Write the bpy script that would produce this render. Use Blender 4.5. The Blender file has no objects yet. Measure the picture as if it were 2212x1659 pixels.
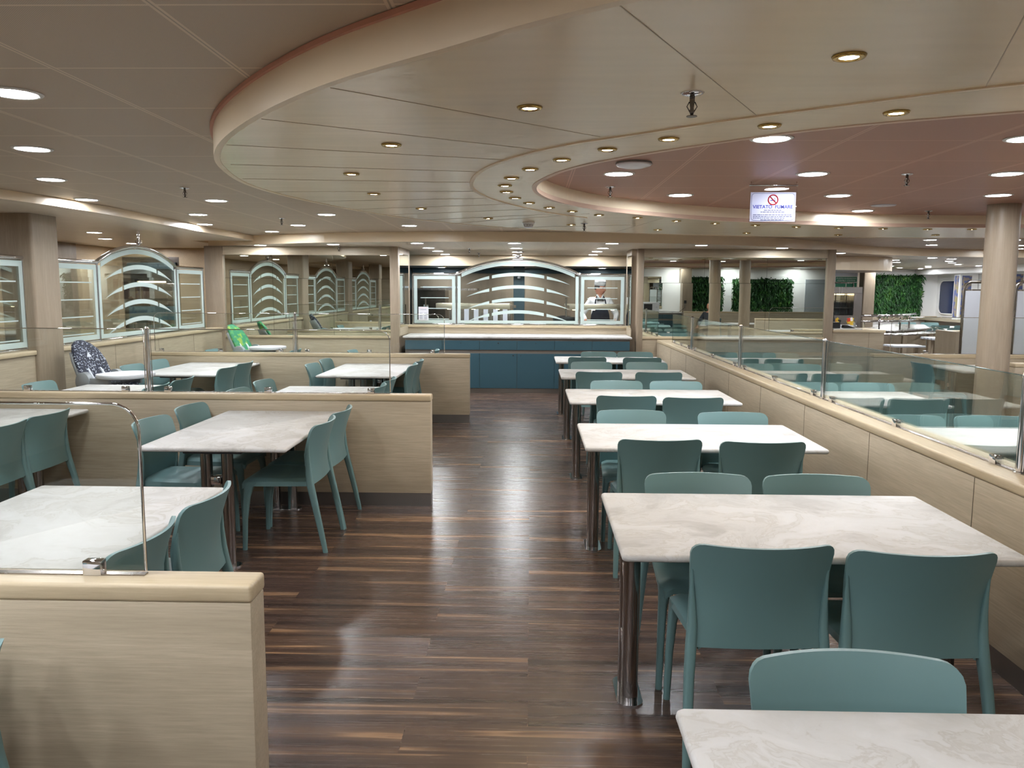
import bpy, bmesh, math, random
from mathutils import Vector, Matrix
random.seed(7)
PI = math.pi
sc = bpy.context.scene
COL = sc.collection
# ------------------------------------------------------------------ helpers
def srgb(r, g, b):
    f = lambda c: (c/255/12.92) if c/255 <= .04045 else ((c/255+.055)/1.055)**2.4
    return (f(r), f(g), f(b), 1)
def mat(name, col=(.8, .8, .8, 1), rough=.5, metal=0., spec=.5, emit=None, estr=0.):
    m = bpy.data.materials.new(name); m.use_nodes = True
    p = m.node_tree.nodes['Principled BSDF']
    p.inputs['Base Color'].default_value = col
    p.inputs['Roughness'].default_value = rough
    p.inputs['Metallic'].default_value = metal
    p.inputs['Specular IOR Level'].default_value = spec
    if emit:
        p.inputs['Emission Color'].default_value = emit
        p.inputs['Emission Strength'].default_value = estr
    return m
class NT:
    def __init__(s, m):
        s.t = m.node_tree; s.n = s.t.nodes; s.p = s.n.get('Principled BSDF')
    def new(s, ty, **k):
        n = s.n.new(ty)
        for a, v in k.items(): setattr(n, a, v)
        return n
    def link(s, a, b): s.t.links.new(a, b)
    def math(s, op, a, b=None, c=None):
        n = s.new('ShaderNodeMath', operation=op)
        for i, v in enumerate((a, b, c)):
            if v is None: continue
            if isinstance(v, (int, float)): n.inputs[i].default_value = v
            else: s.link(v, n.inputs[i])
        return n.outputs[0]
    def ramp(s, fac, stops, interp='LINEAR'):
        n = s.new('ShaderNodeValToRGB'); n.color_ramp.interpolation = interp
        e = n.color_ramp.elements
        while len(e) < len(stops): e.new(.5)
        for i, (p, c) in enumerate(stops): e[i].position = p; e[i].color = c
        s.link(fac, n.inputs[0]); return n.outputs[0]
    def mix(s, fac, a, b, blend='MIX'):
        n = s.new('ShaderNodeMix', data_type='RGBA', blend_type=blend)
        for i, v in ((0, fac), (6, a), (7, b)):
            if isinstance(v, (int, float)): n.inputs[i].default_value = v
            elif isinstance(v, tuple): n.inputs[i].default_value = v
            else: s.link(v, n.inputs[i])
        return n.outputs[2]
    def coords(s, scale=(1, 1, 1), rand=False):
        c = s.new('ShaderNodeTexCoord'); v = c.outputs['Object']
        if rand:
            oi = s.new('ShaderNodeObjectInfo'); a = s.new('ShaderNodeVectorMath', operation='SCALE')
            cc = s.new('ShaderNodeCombineXYZ')
            s.link(oi.outputs['Random'], cc.inputs[0]); s.link(s.math('MULTIPLY', oi.outputs['Random'], 7.3), cc.inputs[1])
            s.link(cc.outputs[0], a.inputs[0]); a.inputs['Scale'].default_value = 20
            ad = s.new('ShaderNodeVectorMath', operation='ADD'); s.link(v, ad.inputs[0]); s.link(a.outputs[0], ad.inputs[1]); v = ad.outputs[0]
        mp = s.new('ShaderNodeMapping'); mp.inputs['Scale'].default_value = scale
        s.link(v, mp.inputs[0]); return mp.outputs[0]
    def noise(s, vec, scale, detail=4, rough=.5, dist=0.):
        n = s.new('ShaderNodeTexNoise'); n.inputs['Scale'].default_value = scale
        n.inputs['Detail'].default_value = detail; n.inputs['Roughness'].default_value = rough; n.inputs['Distortion'].default_value = dist
        s.link(vec, n.inputs['Vector']); return n.outputs['Fac']
    def bump(s, h, strength, dist=.01):
        n = s.new('ShaderNodeBump'); n.inputs['Strength'].default_value = strength; n.inputs['Distance'].default_value = dist
        s.link(h, n.inputs['Height']); s.link(n.outputs[0], s.p.inputs['Normal'])
# ------------------------------------------------------------------ materials
def wood(name, axis, a, b, rough=.42):
    m = mat(name, rough=rough); t = NT(m)
    sc_ = [105, 105, 105]; sc_[axis] = 5.
    f = t.noise(t.coords(tuple(sc_), True), 1.0, 6, .65)
    sc2 = [9, 9, 9]; sc2[axis] = .5
    g = t.noise(t.coords(tuple(sc2), True), 1.0, 3, .5)
    c = t.ramp(f, [(.3, a), (.68, b)])
    dk = tuple(x*.86 for x in a[:3])+(1,)
    c = t.mix(t.ramp(g, [(.35, (0, 0, 0, 1)), (.7, (.55, .55, .55, 1))]), c, dk)
    t.link(c, t.p.inputs['Base Color']); t.bump(f, .12, .004); return m
OA, OB = srgb(170, 156, 133), srgb(196, 182, 159)
WX, WY, WZ = wood('oak_x', 0, OA, OB), wood('oak_y', 1, OA, OB), wood('oak_z', 2, srgb(144, 128, 109), srgb(164, 148, 128))
CAPX, CAPY = wood('oak_cap_x', 0, srgb(186, 168, 138), srgb(208, 191, 160)), wood('oak_cap_y', 1, srgb(186, 168, 138), srgb(208, 191, 160))
WCORR = wood('oak_corridor', 1, srgb(190, 166, 134), srgb(206, 184, 152))
GALW = wood('galley_panel', 2, srgb(130, 117, 99), srgb(142, 128, 110))
def marble():
    m = mat('white_marble', rough=.5, spec=.22); t = NT(m)
    v = t.coords((1, 1, 1), True)
    w = t.noise(v, 1.3, 5, .6, 1.2)
    vm = t.new('ShaderNodeVectorMath', operation='ADD'); cc = t.new('ShaderNodeCombineXYZ')
    t.link(w, cc.inputs[0]); t.link(t.noise(v, 1.9, 3), cc.inputs[1])
    t.link(v, vm.inputs[0]); t.link(cc.outputs[0], vm.inputs[1])
    n1 = t.noise(vm.outputs[0], 2.6, 7, .62, .6)
    vein = t.math('ABSOLUTE', t.math('SUBTRACT', n1, .5))
    c = t.ramp(n1, [(.28, srgb(164, 160, 155)), (.47, srgb(195, 193, 190)), (.72, srgb(208, 207, 207))])
    k = t.ramp(vein, [(0, (.5, .5, .5, 1)), (.022, (0, 0, 0, 1))])
    c = t.mix(k, c, srgb(172, 166, 157))
    t.link(c, t.p.inputs['Base Color']); return m
MARBLE = marble()
def floor_mat():
    m = mat('walnut_planks', rough=.34); t = NT(m)
    v = t.coords()
    br = t.new('ShaderNodeTexBrick'); br.offset = .37; br.offset_frequency = 2; br.squash = 1
    for i, val in (('Scale', 1.), ('Mortar Size', .0012), ('Brick Width', 1.25), ('Row Height', .19), ('Bias', 0.)): br.inputs[i].default_value = val
    br.inputs['Color1'].default_value = (0, 0, 0, 1); br.inputs['Color2'].default_value = (1, 1, 1, 1); br.inputs['Mortar'].default_value = (.3, .3, .3, 1)
    t.link(v, br.inputs['Vector'])
    sep = t.new('ShaderNodeSeparateXYZ'); t.link(v, sep.inputs[0])
    rnd = t.new('ShaderNodeSeparateColor'); t.link(br.outputs['Color'], rnd.inputs[0])
    cb = t.new('ShaderNodeCombineXYZ')
    t.link(t.math('ADD', t.math('MULTIPLY', sep.outputs[0], .55), t.math('MULTIPLY', rnd.outputs[0], 37.)), cb.inputs[0])
    t.link(t.math('ADD', t.math('MULTIPLY', sep.outputs[1], 13.), t.math('MULTIPLY', rnd.outputs[0], 11.)), cb.inputs[1])
    s1 = t.noise(cb.outputs[0], 1., 3, .45, .25)
    cb2 = t.new('ShaderNodeCombineXYZ'); t.link(t.math('MULTIPLY', sep.outputs[0], 2.5), cb2.inputs[0]); t.link(t.math('MULTIPLY', sep.outputs[1], 90.), cb2.inputs[1])
    t.link(t.math('MULTIPLY', rnd.outputs[0], 9.), cb2.inputs[2])
    s2 = t.noise(cb2.outputs[0], 1., 4, .6)
    base = t.ramp(s1, [(.30, srgb(60, 48, 44)), (.47, srgb(84, 67, 59)), (.60, srgb(100, 80, 67)), (.65, srgb(160, 128, 100)), (.69, srgb(106, 82, 67))])
    fine = t.ramp(s2, [(.3, (.72, .72, .72, 1)), (.7, (1.1, 1.1, 1.1, 1))])
    c = t.mix(1., base, fine, 'MULTIPLY')
    tint = t.ramp(rnd.outputs[0], [(0, (.74, .74, .78, 1)), (1, (1.12, 1.08, 1.04, 1))])
    c = t.mix(1., c, tint, 'MULTIPLY')
    t.link(c, t.p.inputs['Base Color'])
    g = t.noise(t.coords((1, 1, 1)), 190., 2)
    t.link(t.math('ADD', t.math('MULTIPLY', s2, .1), .215), t.p.inputs['Roughness']); t.bump(g, .1, .002); return m
FLOOR = floor_mat()
def tile_mat(name, col, line, rough):
    m = mat(name, col, rough); t = NT(m); v = t.coords()
    s = t.new('ShaderNodeSeparateXYZ'); t.link(v, s.inputs[0])
    def grid(o, off, per, w):
        a = t.math('FRACT', t.math('ADD', t.math('DIVIDE', t.math('SUBTRACT', o, off), per), 50.5))
        return t.math('LESS_THAN', t.math('ABSOLUTE', t.math('SUBTRACT', a, .5)), w/per/2)
    gx = grid(s.outputs[0], .27, .672, .026); gx2 = grid(s.outputs[0], .27, .672, .006); gy = grid(s.outputs[1], 2.33, .645, .012)
    both = t.math('MAXIMUM', gx, gy)
    c = t.mix(both, col, line); c = t.mix(t.math('MULTIPLY', gx2, .6), c, tuple(x*.45 for x in col[:3])+(1,))
    # perforation dots
    px = t.math('SINE', t.math('MULTIPLY', s.outputs[0], 900.)); py = t.math('SINE', t.math('MULTIPLY', s.outputs[1], 900.))
    d = t.math('GREATER_THAN', t.math('MULTIPLY', px, py), .45)
    d = t.math('MULTIPLY', d, t.math('SUBTRACT', 1., both))
    c = t.mix(t.math('MULTIPLY', d, .55), c, tuple(x*.35 for x in col[:3])+(1,))
    t.link(c, t.p.inputs['Base Color']); return m
def side_slot(o, m):
    o.data.materials.append(m)
    for p in o.data.polygons:
        if abs(p.normal.z) < .5: p.material_index = 1
TILE = tile_mat('perforated_ceiling_tile', srgb(190, 170, 146), srgb(214, 195, 170), .45)
TERR = tile_mat('terracotta_ceiling_tile', srgb(170, 124, 102), srgb(192, 148, 128), .4)
def satin(name, col, rough, wob=.02):
    m = mat(name, col, rough); t = NT(m)
    t.bump(t.noise(t.coords((1.2, 5, 1)), 1., 2), .35, wob); return m
DISCM = satin('satin_cream_ceiling_panel', srgb(246, 231, 203), .2, .012)
SLABM = tile_mat('far_ceiling_panel', srgb(222, 208, 188), srgb(232, 220, 202), .35)
FASCIA = mat('cream_fascia', srgb(238, 218, 188), .3)
INFASC = mat('pink_cream_fascia', srgb(214, 186, 165), .35)  # pink is light bounced off the terracotta, put into the base colour
ORANGE = mat('terracotta_trim', srgb(200, 142, 120), .5)
SEAM = mat('dark_joint', srgb(112, 101, 86), .6)
SEAML = mat('ceiling_joint', srgb(186, 171, 147), .5)
TEAL = mat('sage_plastic', srgb(102, 133, 134), .42)
DTEAL = mat('petrol_laminate', srgb(46, 80, 92), .45)
DTEALP = mat('petrol_paint', srgb(42, 66, 74), .5)
STEEL = mat('brushed_steel', srgb(158, 152, 147), .28, 1.)
def brushed():
    m = STEEL; t = NT(m)
    t.link(t.math('ADD', t.math('MULTIPLY', t.noise(t.coords((30, 30, 1.5)), 1., 2), .12), .2), t.p.inputs['Roughness'])
brushed()
EDGE = mat('glass_edge', srgb(96, 112, 110), .2, .5)
POST = mat('polished_post_steel', srgb(160, 156, 153), .17, 1.)
KICK = mat('satin_kick_steel', srgb(134, 129, 125), .36, 1.)
HOOD = mat('satin_steel', srgb(196, 188, 170), .38, 1.)
CARC = mat('grey_trim', srgb(120, 112, 104), .4, .3)
DSTEEL = mat('dark_steel', srgb(112, 106, 102), .22, 1.)
CHROME = mat('chrome', srgb(222, 222, 226), .07, 1.)
MIRROR = mat('mirror_glass', srgb(226, 232, 224), .0, 1.)
BLACK = mat('black_metal', srgb(24, 24, 26), .4)
WHITE = mat('white_paint', srgb(240, 240, 238), .45)
WHITEP = mat('white_plastic', srgb(226, 228, 234), .35)
GREYP = mat('grey_plastic', srgb(150, 156, 160), .4)
LGREY = mat('pale_grey_panel', srgb(206, 210, 220), .35)
BRASS = mat('brass_ring', srgb(190, 160, 96), .25, 1.)
RING = mat('lamp_ring', srgb(225, 224, 222), .4)
LED = mat('led_disc', (0, 0, 0, 1), emit=(.93, .96, 1., 1), estr=105.)
HALO = mat('halogen_lamp', (0, 0, 0, 1), emit=(1., .73, .38, 1), estr=70.)
WARM = mat('heat_lamp', (0, 0, 0, 1), emit=(1., .78, .42, 1), estr=7.)
PAPER = mat('paper', srgb(222, 220, 226), .7)
NOTICE = mat('sleeved_paper', srgb(176, 178, 198), .7)
BLUE = mat('blue_ink', srgb(14, 30, 140), .6)
RED = mat('red_ink', srgb(170, 24, 30), .6)
GREYI = mat('grey_ink', srgb(84, 86, 116), .6)
PINK = mat('pale_pink_ink', srgb(240, 200, 205), .6)
GSIGN = mat('green_sign', srgb(16, 120, 84), .5)
DARKW = mat('night_window', srgb(38, 52, 86), .12)
SKIN = mat('skin', srgb(206, 148, 122), .5)
LIP = mat('lips', srgb(160, 84, 76), .5)
HAIR = mat('grey_hair', srgb(62, 58, 56), .7)
CLOTHW = mat('white_cotton', srgb(232, 232, 232), .8)
NAVY = mat('navy_cotton', srgb(28, 34, 48), .8)
DGREY = mat('dark_grey_cotton', srgb(58, 62, 70), .85)
YEL = mat('yellow_sachet', srgb(226, 190, 60), .5)
REDP = mat('red_packet', srgb(200, 60, 40), .5)
FOODG = mat('salad', srgb(110, 150, 60), .6)
def glass(name, tint, refl, rough=0.):
    m = bpy.data.materials.new(name); m.use_nodes = True; t = NT(m); t.n.remove(t.p)
    out = t.n['Material Output']
    tr = t.new('ShaderNodeBsdfTransparent'); tr.inputs[0].default_value = tint
    gl = t.new('ShaderNodeBsdfGlossy'); gl.inputs['Roughness'].default_value = rough; gl.inputs[0].default_value = (.95, 1, .97, 1)
    fr = t.new('ShaderNodeFresnel'); fr.inputs[0].default_value = 1.45
    mx = t.new('ShaderNodeMixShader'); t.link(t.math('MULTIPLY', fr.outputs[0], refl), mx.inputs[0])
    t.link(tr.outputs[0], mx.inputs[1]); t.link(gl.outputs[0], mx.inputs[2]); t.link(mx.outputs[0], out.inputs[0]); return m
GLASS = glass('clear_glass', (.965, .978, .968, 1), .55)
ACRYL = glass('clear_acrylic', (.96, .96, .97, 1), .5)
def frosted():
    m = bpy.data.materials.new('frosted_glass'); m.use_nodes = True; t = NT(m); t.n.remove(t.p); out = t.n['Material Output']
    tr = t.new('ShaderNodeBsdfTransparent'); tr.inputs[0].default_value = (.9, .95, .93, 1)
    di = t.new('ShaderNodeBsdfDiffuse'); di.inputs[0].default_value = srgb(226, 238, 236)
    tl = t.new('ShaderNodeBsdfTranslucent'); tl.inputs[0].default_value = srgb(226, 238, 236)
    a = t.new('ShaderNodeMixShader'); a.inputs[0].default_value = .45; t.link(di.outputs[0], a.inputs[1]); t.link(tl.outputs[0], a.inputs[2])
    b = t.new('ShaderNodeMixShader'); b.inputs[0].default_value = .82; t.link(tr.outputs[0], b.inputs[1]); t.link(a.outputs[0], b.inputs[2])
    t.link(b.outputs[0], out.inputs[0]); return m
FROST = frosted()
def fabric(name, c1, c2, c3, scale):
    m = mat(name, rough=.7); t = NT(m)
    n = t.noise(t.coords((1, 1, 1)), scale, 1, .5)
    t.link(t.ramp(n, [(.40, c1), (.50, c2), (.60, c3)], 'CONSTANT'), t.p.inputs['Base Color']); return m
NAVYF = fabric('navy_pattern_fabric', srgb(24, 30, 50), srgb(46, 54, 78), srgb(176, 182, 194), 62.)
GREENF = fabric('green_pattern_fabric', srgb(40, 128, 92), srgb(74, 150, 88), srgb(140, 168, 70), 14.)
def leafm():
    m = mat('leaves', rough=.55); t = NT(m)
    n = t.noise(t.coords((1, 1, 1)), 5.5, 5, .7)
    t.link(t.ramp(n, [(.3, srgb(14, 40, 16)), (.5, srgb(28, 78, 28)), (.62, srgb(60, 112, 42)), (.74, srgb(128, 150, 60))]), t.p.inputs['Base Color']); return m
LEAF = leafm()
POSTER = fabric('flower_poster', srgb(92, 102, 146), srgb(148, 136, 126), srgb(150, 142, 100), 7.)
# ------------------------------------------------------------------ mesh builders
def BM(): return bmesh.new()
def box(bm, x0, x1, y0, y1, z0, z1, bev=0., seg=2):
    r = bmesh.ops.create_cube(bm, size=1)
    for v in r['verts']:
        v.co = Vector(((x0+x1)/2+v.co.x*(x1-x0), (y0+y1)/2+v.co.y*(y1-y0), (z0+z1)/2+v.co.z*(z1-z0)))
    if bev > 0:
        es = list({e for v in r['verts'] for e in v.link_edges})
        bmesh.ops.bevel(bm, geom=es, offset=bev, segments=seg, affect='EDGES', profile=.5)
    return bm
def frame_of(d):
    d = d.normalized(); a = Vector((0, 0, 1)) if abs(d.z) < .95 else Vector((1, 0, 0))
    x = d.cross(a).normalized(); return x, d.cross(x).normalized()
def tube(bm, pts, r, seg=12, cap=True, closed=False):
    pts = [Vector(p) for p in pts]; rs = r if isinstance(r, (list, tuple)) else [r]*len(pts)
    rings = []; n = len(pts); px = None
    for i, p in enumerate(pts):
        d = (pts[(i+1) % n]-pts[i-1]) if closed else (pts[min(i+1, n-1)]-pts[max(i-1, 0)])
        x, y = frame_of(d)
        if px is not None:
            x = (px-d.normalized()*px.dot(d.normalized()))
            x = x.normalized() if x.length > 1e-5 else frame_of(d)[0]
            y = d.normalized().cross(x)
        px = x
        rings.append([bm.verts.new(p+x*math.cos(2*PI*k/seg)*rs[i]+y*math.sin(2*PI*k/seg)*rs[i]) for k in range(seg)])
    for i in range(n if closed else n-1):
        a, b = rings[i], rings[(i+1) % n]
        for k in range(seg): bm.faces.new((a[k], a[(k+1) % seg], b[(k+1) % seg], b[k]))
    if cap and not closed: bm.faces.new(rings[0][::-1]); bm.faces.new(rings[-1])
    return bm
def lathe(bm, prof, c=(0, 0, 0), seg=24, sx=1, sy=1):
    rings = []
    for r, z in prof:
        if r < 1e-6: rings.append([bm.verts.new((c[0], c[1], c[2]+z))])
        else: rings.append([bm.verts.new((c[0]+r*sx*math.cos(2*PI*k/seg), c[1]+r*sy*math.sin(2*PI*k/seg), c[2]+z)) for k in range(seg)])
    for a, b in zip(rings, rings[1:]):
        if len(a) == 1 and len(b) == 1: continue
        for k in range(seg):
            k2 = (k+1) % seg
            if len(a) == 1: bm.faces.new((a[0], b[k2], b[k]))
            elif len(b) == 1: bm.faces.new((a[k], a[k2], b[0]))
            else: bm.faces.new((a[k], a[k2], b[k2], b[k]))
    if len(rings[0]) > 1: bm.faces.new(rings[0][::-1])
    if len(rings[-1]) > 1: bm.faces.new(rings[-1])
    return bm
def loft(bm, secs, cap=True):
    rings = [[bm.verts.new(p) for p in s] for s in secs]; n = len(rings[0])
    for a, b in zip(rings, rings[1:]):
        for k in range(n): bm.faces.new((a[k], a[(k+1) % n], b[(k+1) % n], b[k]))
    if cap: bm.faces.new(rings[0][::-1]); bm.faces.new(rings[-1])
    return bm
def prism(bm, poly, fn, h):
    """poly of 2D points; fn(u,v,w) -> xyz; extruded w 0..h"""
    a = [bm.verts.new(fn(u, v, 0)) for u, v in poly]; b = [bm.verts.new(fn(u, v, h)) for u, v in poly]
    n = len(poly)
    for k in range(n): bm.faces.new((a[k], a[(k+1) % n], b[(k+1) % n], b[k]))
    bm.faces.new(a[::-1]); bm.faces.new(b); return bm
def slab_with_holes(bm, loops, z0, z1, top=True):
    """horizontal slab, loops = outer and holes"""
    es = []; rings = []
    for lp in loops:
        vs = [bm.verts.new((x, y, z0)) for x, y in lp]; rings.append(vs)
        es += [bm.edges.new((vs[i], vs[(i+1) % len(vs)])) for i in range(len(vs))]
    bmesh.ops.triangle_fill(bm, use_beauty=True, edges=es)
    for vs in rings:
        up = [bm.verts.new((v.co.x, v.co.y, z1)) for v in vs]; n = len(vs)
        for i in range(n): bm.faces.new((vs[i], vs[(i+1) % n], up[(i+1) % n], up[i]))
    return bm
def ribbon(bm, pts, w, z0, z1, closed=False):
    """thin flat strip following a plan curve"""
    n = len(pts); L = []; R = []
    for i in range(n):
        a = Vector(pts[i-1] if (closed or i > 0) else pts[0]); b = Vector(pts[(i+1) % n] if (closed or i < n-1) else pts[-1])
        d = (b-a).normalized(); nr = Vector((-d.y, d.x)); p = Vector(pts[i])
        L.append(p+nr*w/2); R.append(p-nr*w/2)
    secs = [[(l.x, l.y, z0), (r.x, r.y, z0), (r.x, r.y, z1), (l.x, l.y, z1)] for l, r in zip(L, R)]
    if closed:
        secs.append(secs[0]); return loft(bm, secs, False)
    return loft(bm, secs)
def rrect(x0, x1, y0, y1, r, n=5, corners=(1, 1, 1, 1)):
    pts = []
    for (cx, cy, a, on) in ((x1-r, y1-r, 0, corners[2]), (x0+r, y1-r, 90, corners[3]), (x0+r, y0+r, 180, corners[0]), (x1-r, y0+r, 270, corners[1])):
        if on: pts += [(cx+r*math.cos(math.radians(a+90*k/n)), cy+r*math.sin(math.radians(a+90*k/n))) for k in range(n+1)]
        else:
            ex, ey = math.cos(math.radians(a+45)), math.sin(math.radians(a+45))
            pts.append((cx+r*(1 if ex > 0 else -1), cy+r*(1 if ey > 0 else -1)))
    return pts
def crom(pts, sub=6, closed=True):
    n = len(pts); out = []
    for i in range(n if closed else n-1):
        P = [Vector(pts[(i+k-1) % n] if closed else pts[min(max(i+k-1, 0), n-1)]) for k in range(4)]
        for s in range(sub):
            t = s/sub
            q = .5*((2*P[1])+(P[2]-P[0])*t+(2*P[0]-5*P[1]+4*P[2]-P[3])*t*t+(3*P[1]-P[0]-3*P[2]+P[3])*t**3)
            out.append(tuple(q))
    if not closed: out.append(tuple(pts[-1]))
    return out
def obj(name, bm, m, parent=None, smooth=False, world=True, sub=0):
    bmesh.ops.recalc_face_normals(bm, faces=bm.faces[:])
    me = bpy.data.meshes.new(name); bm.to_mesh(me); bm.free()
    return objm(name, me, m, parent, smooth, world, sub)
def objm(name, me, m, parent=None, smooth=False, world=True, sub=0):
    o = bpy.data.objects.new(name, me); COL.objects.link(o)
    if m: me.materials.clear(); me.materials.append(m)
    if smooth:
        for p in me.polygons: p.use_smooth = True
        if smooth is not True:
            try: me.set_sharp_from_angle(angle=math.radians(smooth))
            except Exception: pass
    if sub:
        s = o.modifiers.new('s', 'SUBSURF'); s.levels = s.render_levels = sub
    if parent is not None:
        o.parent = parent
        if world:
            M = Matrix.Identity(4); q = parent
            while q is not None: M = q.matrix_basis @ M; q = q.parent
            me.transform(M.inverted())
    return o
def tag(o, label, cat, group=None):
    o['label'] = label; o['category'] = cat
    if group: o['group'] = group
    return o
def thing(name, label, cat, loc=(0, 0, 0), rz=0., group=None):
    o = bpy.data.objects.new(name, None); COL.objects.link(o); o.empty_display_size = .1
    o.matrix_basis = Matrix.Translation(loc) @ Matrix.Rotation(rz, 4, 'Z')
    return tag(o, label, cat, group)
def struct(name, bm, m, **k):
    o = obj(name, bm, m, **k); o['kind'] = 'structure'; return o
def dup(root, loc, rz, label, group=None):
    r = root.copy(); COL.objects.link(r); r.matrix_basis = Matrix.Translation(loc) @ Matrix.Rotation(rz, 4, 'Z')
    r['label'] = label
    if group: r['group'] = group
    for ch in list(root.children):
        c = ch.copy(); COL.objects.link(c); c.parent = r
        for g in list(ch.children):
            d = g.copy(); COL.objects.link(d); d.parent = c
    return r
def text_mesh(body, size, extrude=.0006, bold=0.):
    cu = bpy.data.curves.new('t', 'FONT'); cu.body = body; cu.size = size; cu.align_x = 'CENTER'; cu.align_y = 'CENTER'; cu.extrude = extrude; cu.offset = bold
    o = bpy.data.objects.new('t', cu); COL.objects.link(o)
    dg = bpy.context.evaluated_depsgraph_get(); me = bpy.data.meshes.new_from_object(o.evaluated_get(dg))
    bpy.data.objects.remove(o); return me
def lettering(name, body, size, m, parent, c, bold=0., sx=1.):
    """text facing -Y centred at world c"""
    me = text_mesh(body, size, bold=bold)
    me.transform(Matrix.Translation(c) @ Matrix.Rotation(PI/2, 4, 'X') @ Matrix.Diagonal((sx, 1, 1, 1)))
    return objm(name, me, m, parent)
ORD = ['first', 'second', 'third', 'fourth', 'fifth', 'sixth', 'seventh', 'eighth', 'ninth', 'tenth', 'eleventh', 'twelfth', 'thirteenth', 'fourteenth', 'fifteenth', 'sixteenth', 'seventeenth', 'eighteenth', 'nineteenth', 'twentieth', 'twenty-first', 'twenty-second', 'twenty-third']
ZT, ZD, ZS, ZF, ZR = 2.44, 2.30, 2.36, 2.30, 2.42   # ceiling levels: tiles, cream ring, left soffit, far slab, terracotta
YM = 12.9    # mirror walls
XL = -4.9    # left screen wall
YL = 12.57   # mirror wall left of the niche
# ------------------------------------------------------------------ camera
cd = bpy.data.cameras.new('camera'); cam = bpy.data.objects.new('camera', cd); COL.objects.link(cam); sc.camera = cam
cd.sensor_width = 36; cd.sensor_fit = 'HORIZONTAL'; cd.lens = 36*1720/2212; cd.clip_start = .05; cd.clip_end = 80
pit = math.atan(205/1720); yaw = math.atan(40/1720)*math.cos(pit); rol = math.radians(.3)
fw = Vector((-math.sin(yaw)*math.cos(pit), math.cos(yaw)*math.cos(pit), -math.sin(pit)))
r0 = Vector((math.cos(yaw), math.sin(yaw), 0)); u0 = r0.cross(fw)
rr = r0*math.cos(rol)+u0*math.sin(rol); uu = u0*math.cos(rol)-r0*math.sin(rol)
cam.matrix_world = Matrix(((rr.x, uu.x, -fw.x, 0), (rr.y, uu.y, -fw.y, 0), (rr.z, uu.z, -fw.z, 1.65), (0, 0, 0, 1)))
# ------------------------------------------------------------------ room shell
struct('floor', box(BM(), -9.2, 13.2, -6.2, 26.2, -.1, 0), FLOOR)
struct('ceiling', box(BM(), -9.2, 13.2, -6.2, 26.2, ZT, ZT+.1), TILE)
# far lower ceiling slab with its curved front fascia
fr = crom([(-5.15, 12.75), (-4.57, 12.38), (-2.98, 11.54), (-.95, 11.18), (.98, 11.24), (2.31, 11.52), (3.3, 12.0), (4.24, 12.67), (5.29, 13.83), (6.52, 14.81), (8.65, 15.55), (12.9, 16.1)], 5, False)
struct('ceiling_far', slab_with_holes(BM(), [fr+[(12.9, 26), (-5.15, 26)]], ZF, ZT-.002), SLABM); side_slot(bpy.data.objects['ceiling_far'], FASCIA)
le = crom([(-6.4, 2.6), (-5.2, 4.3), (-4.55, 5.7), (-4.32, 6.55), (-4.2, 7.4), (-4.18, 8.4), (-4.24, 10.5), (-4.22, 11.3)], 5, False)
struct('ceiling_left', slab_with_holes(BM(), [le+[(-4.22, 12.2), (-5.2, 12.2), (-5.2, 14.5), (-9, 14.5), (-9, -5.5), (-6.4, -5.5)]], ZS, ZT-.002), SLABM); side_slot(bpy.data.objects['ceiling_left'], FASCIA)
DOUT = crom([(.2, 1.91), (-.24, 2.27), (-.68, 2.67), (-1.11, 3.21), (-1.47, 3.82), (-1.69, 4.45), (-1.79, 5.27), (-1.62, 6.26), (-1.25, 7.31), (-.78, 8.06), (-.19, 8.66), (.5, 9.12), (1.64, 9.54), (3.0, 9.88), (4.4, 10.0), (6.5, 9.95), (8.4, 9.3), (9.8, 7.8), (10.3, 5.6), (9.9, 3.4), (8.6, 1.8), (6.6, .95), (4.4, .7), (2.6, .85), (1.2, 1.3)], 6)
DIN = crom([(1.79, 3.03), (1.26, 3.29), (.91, 3.57), (.44, 4.07), (.2, 4.45), (.07, 4.85), (.02, 5.2), (.05, 5.58), (.17, 6.0), (.4, 6.46), (.76, 6.9), (1.4, 7.42), (2.0, 7.76), (2.75, 8.06), (3.73, 8.3), (5.0, 8.36), (6.4, 8.1), (7.7, 7.2), (8.3, 5.8), (8.0, 4.3), (7.0, 3.1), (5.4, 2.5), (3.8, 2.45), (2.7, 2.65)], 6)
struct('ceiling_ring', slab_with_holes(BM(), [DOUT, DIN], ZD, ZT-.002), DISCM)
cx = sum(p[0] for p in DIN)/len(DIN); cy = sum(p[1] for p in DIN)/len(DIN)
def offs(loop, d):
    n = len(loop); out = []
    for i in range(n):
        a, b = Vector(loop[i-1]), Vector(loop[(i+1) % n]); t = (b-a).normalized(); nr = Vector((-t.y, t.x)); p = Vector(loop[i])
        if (p-Vector((cx, cy))).dot(nr) < 0: nr = -nr
        out.append(tuple(p+nr*d))
    return out
struct('ceiling_terracotta', slab_with_holes(BM(), [offs(DIN, .05)], ZR, ZR+.012), TERR)
# vertical faces of the ring: sloped inner lip, outer fascia and its orange top line
def skirt(bm, lo, hi, z0, z1, th):
    a = offs(lo, th)
    n = len(lo)
    b = offs(hi, th)
    secs = []
    for i in range(n+1):
        k = i % n
        secs.append([(lo[k][0], lo[k][1], z0), (hi[k][0], hi[k][1], z1), (b[k][0], b[k][1], z1), (a[k][0], a[k][1], z0)])
    return loft(bm, secs, False)
struct('trim_1', skirt(BM(), offs(DIN, -.012), offs(DIN, .03), ZD-.004, ZR+.002, .03), INFASC, smooth=30)
struct('trim_2', skirt(BM(), offs(DOUT, .02), offs(DOUT, .02), ZD-.003, ZT-.012, -.03), FASCIA, smooth=30)
struct('trim_3', skirt(BM(), offs(DOUT, .034), offs(DOUT, .034), ZT-.018, ZT-.002, -.03), ORANGE, smooth=30)
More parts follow.
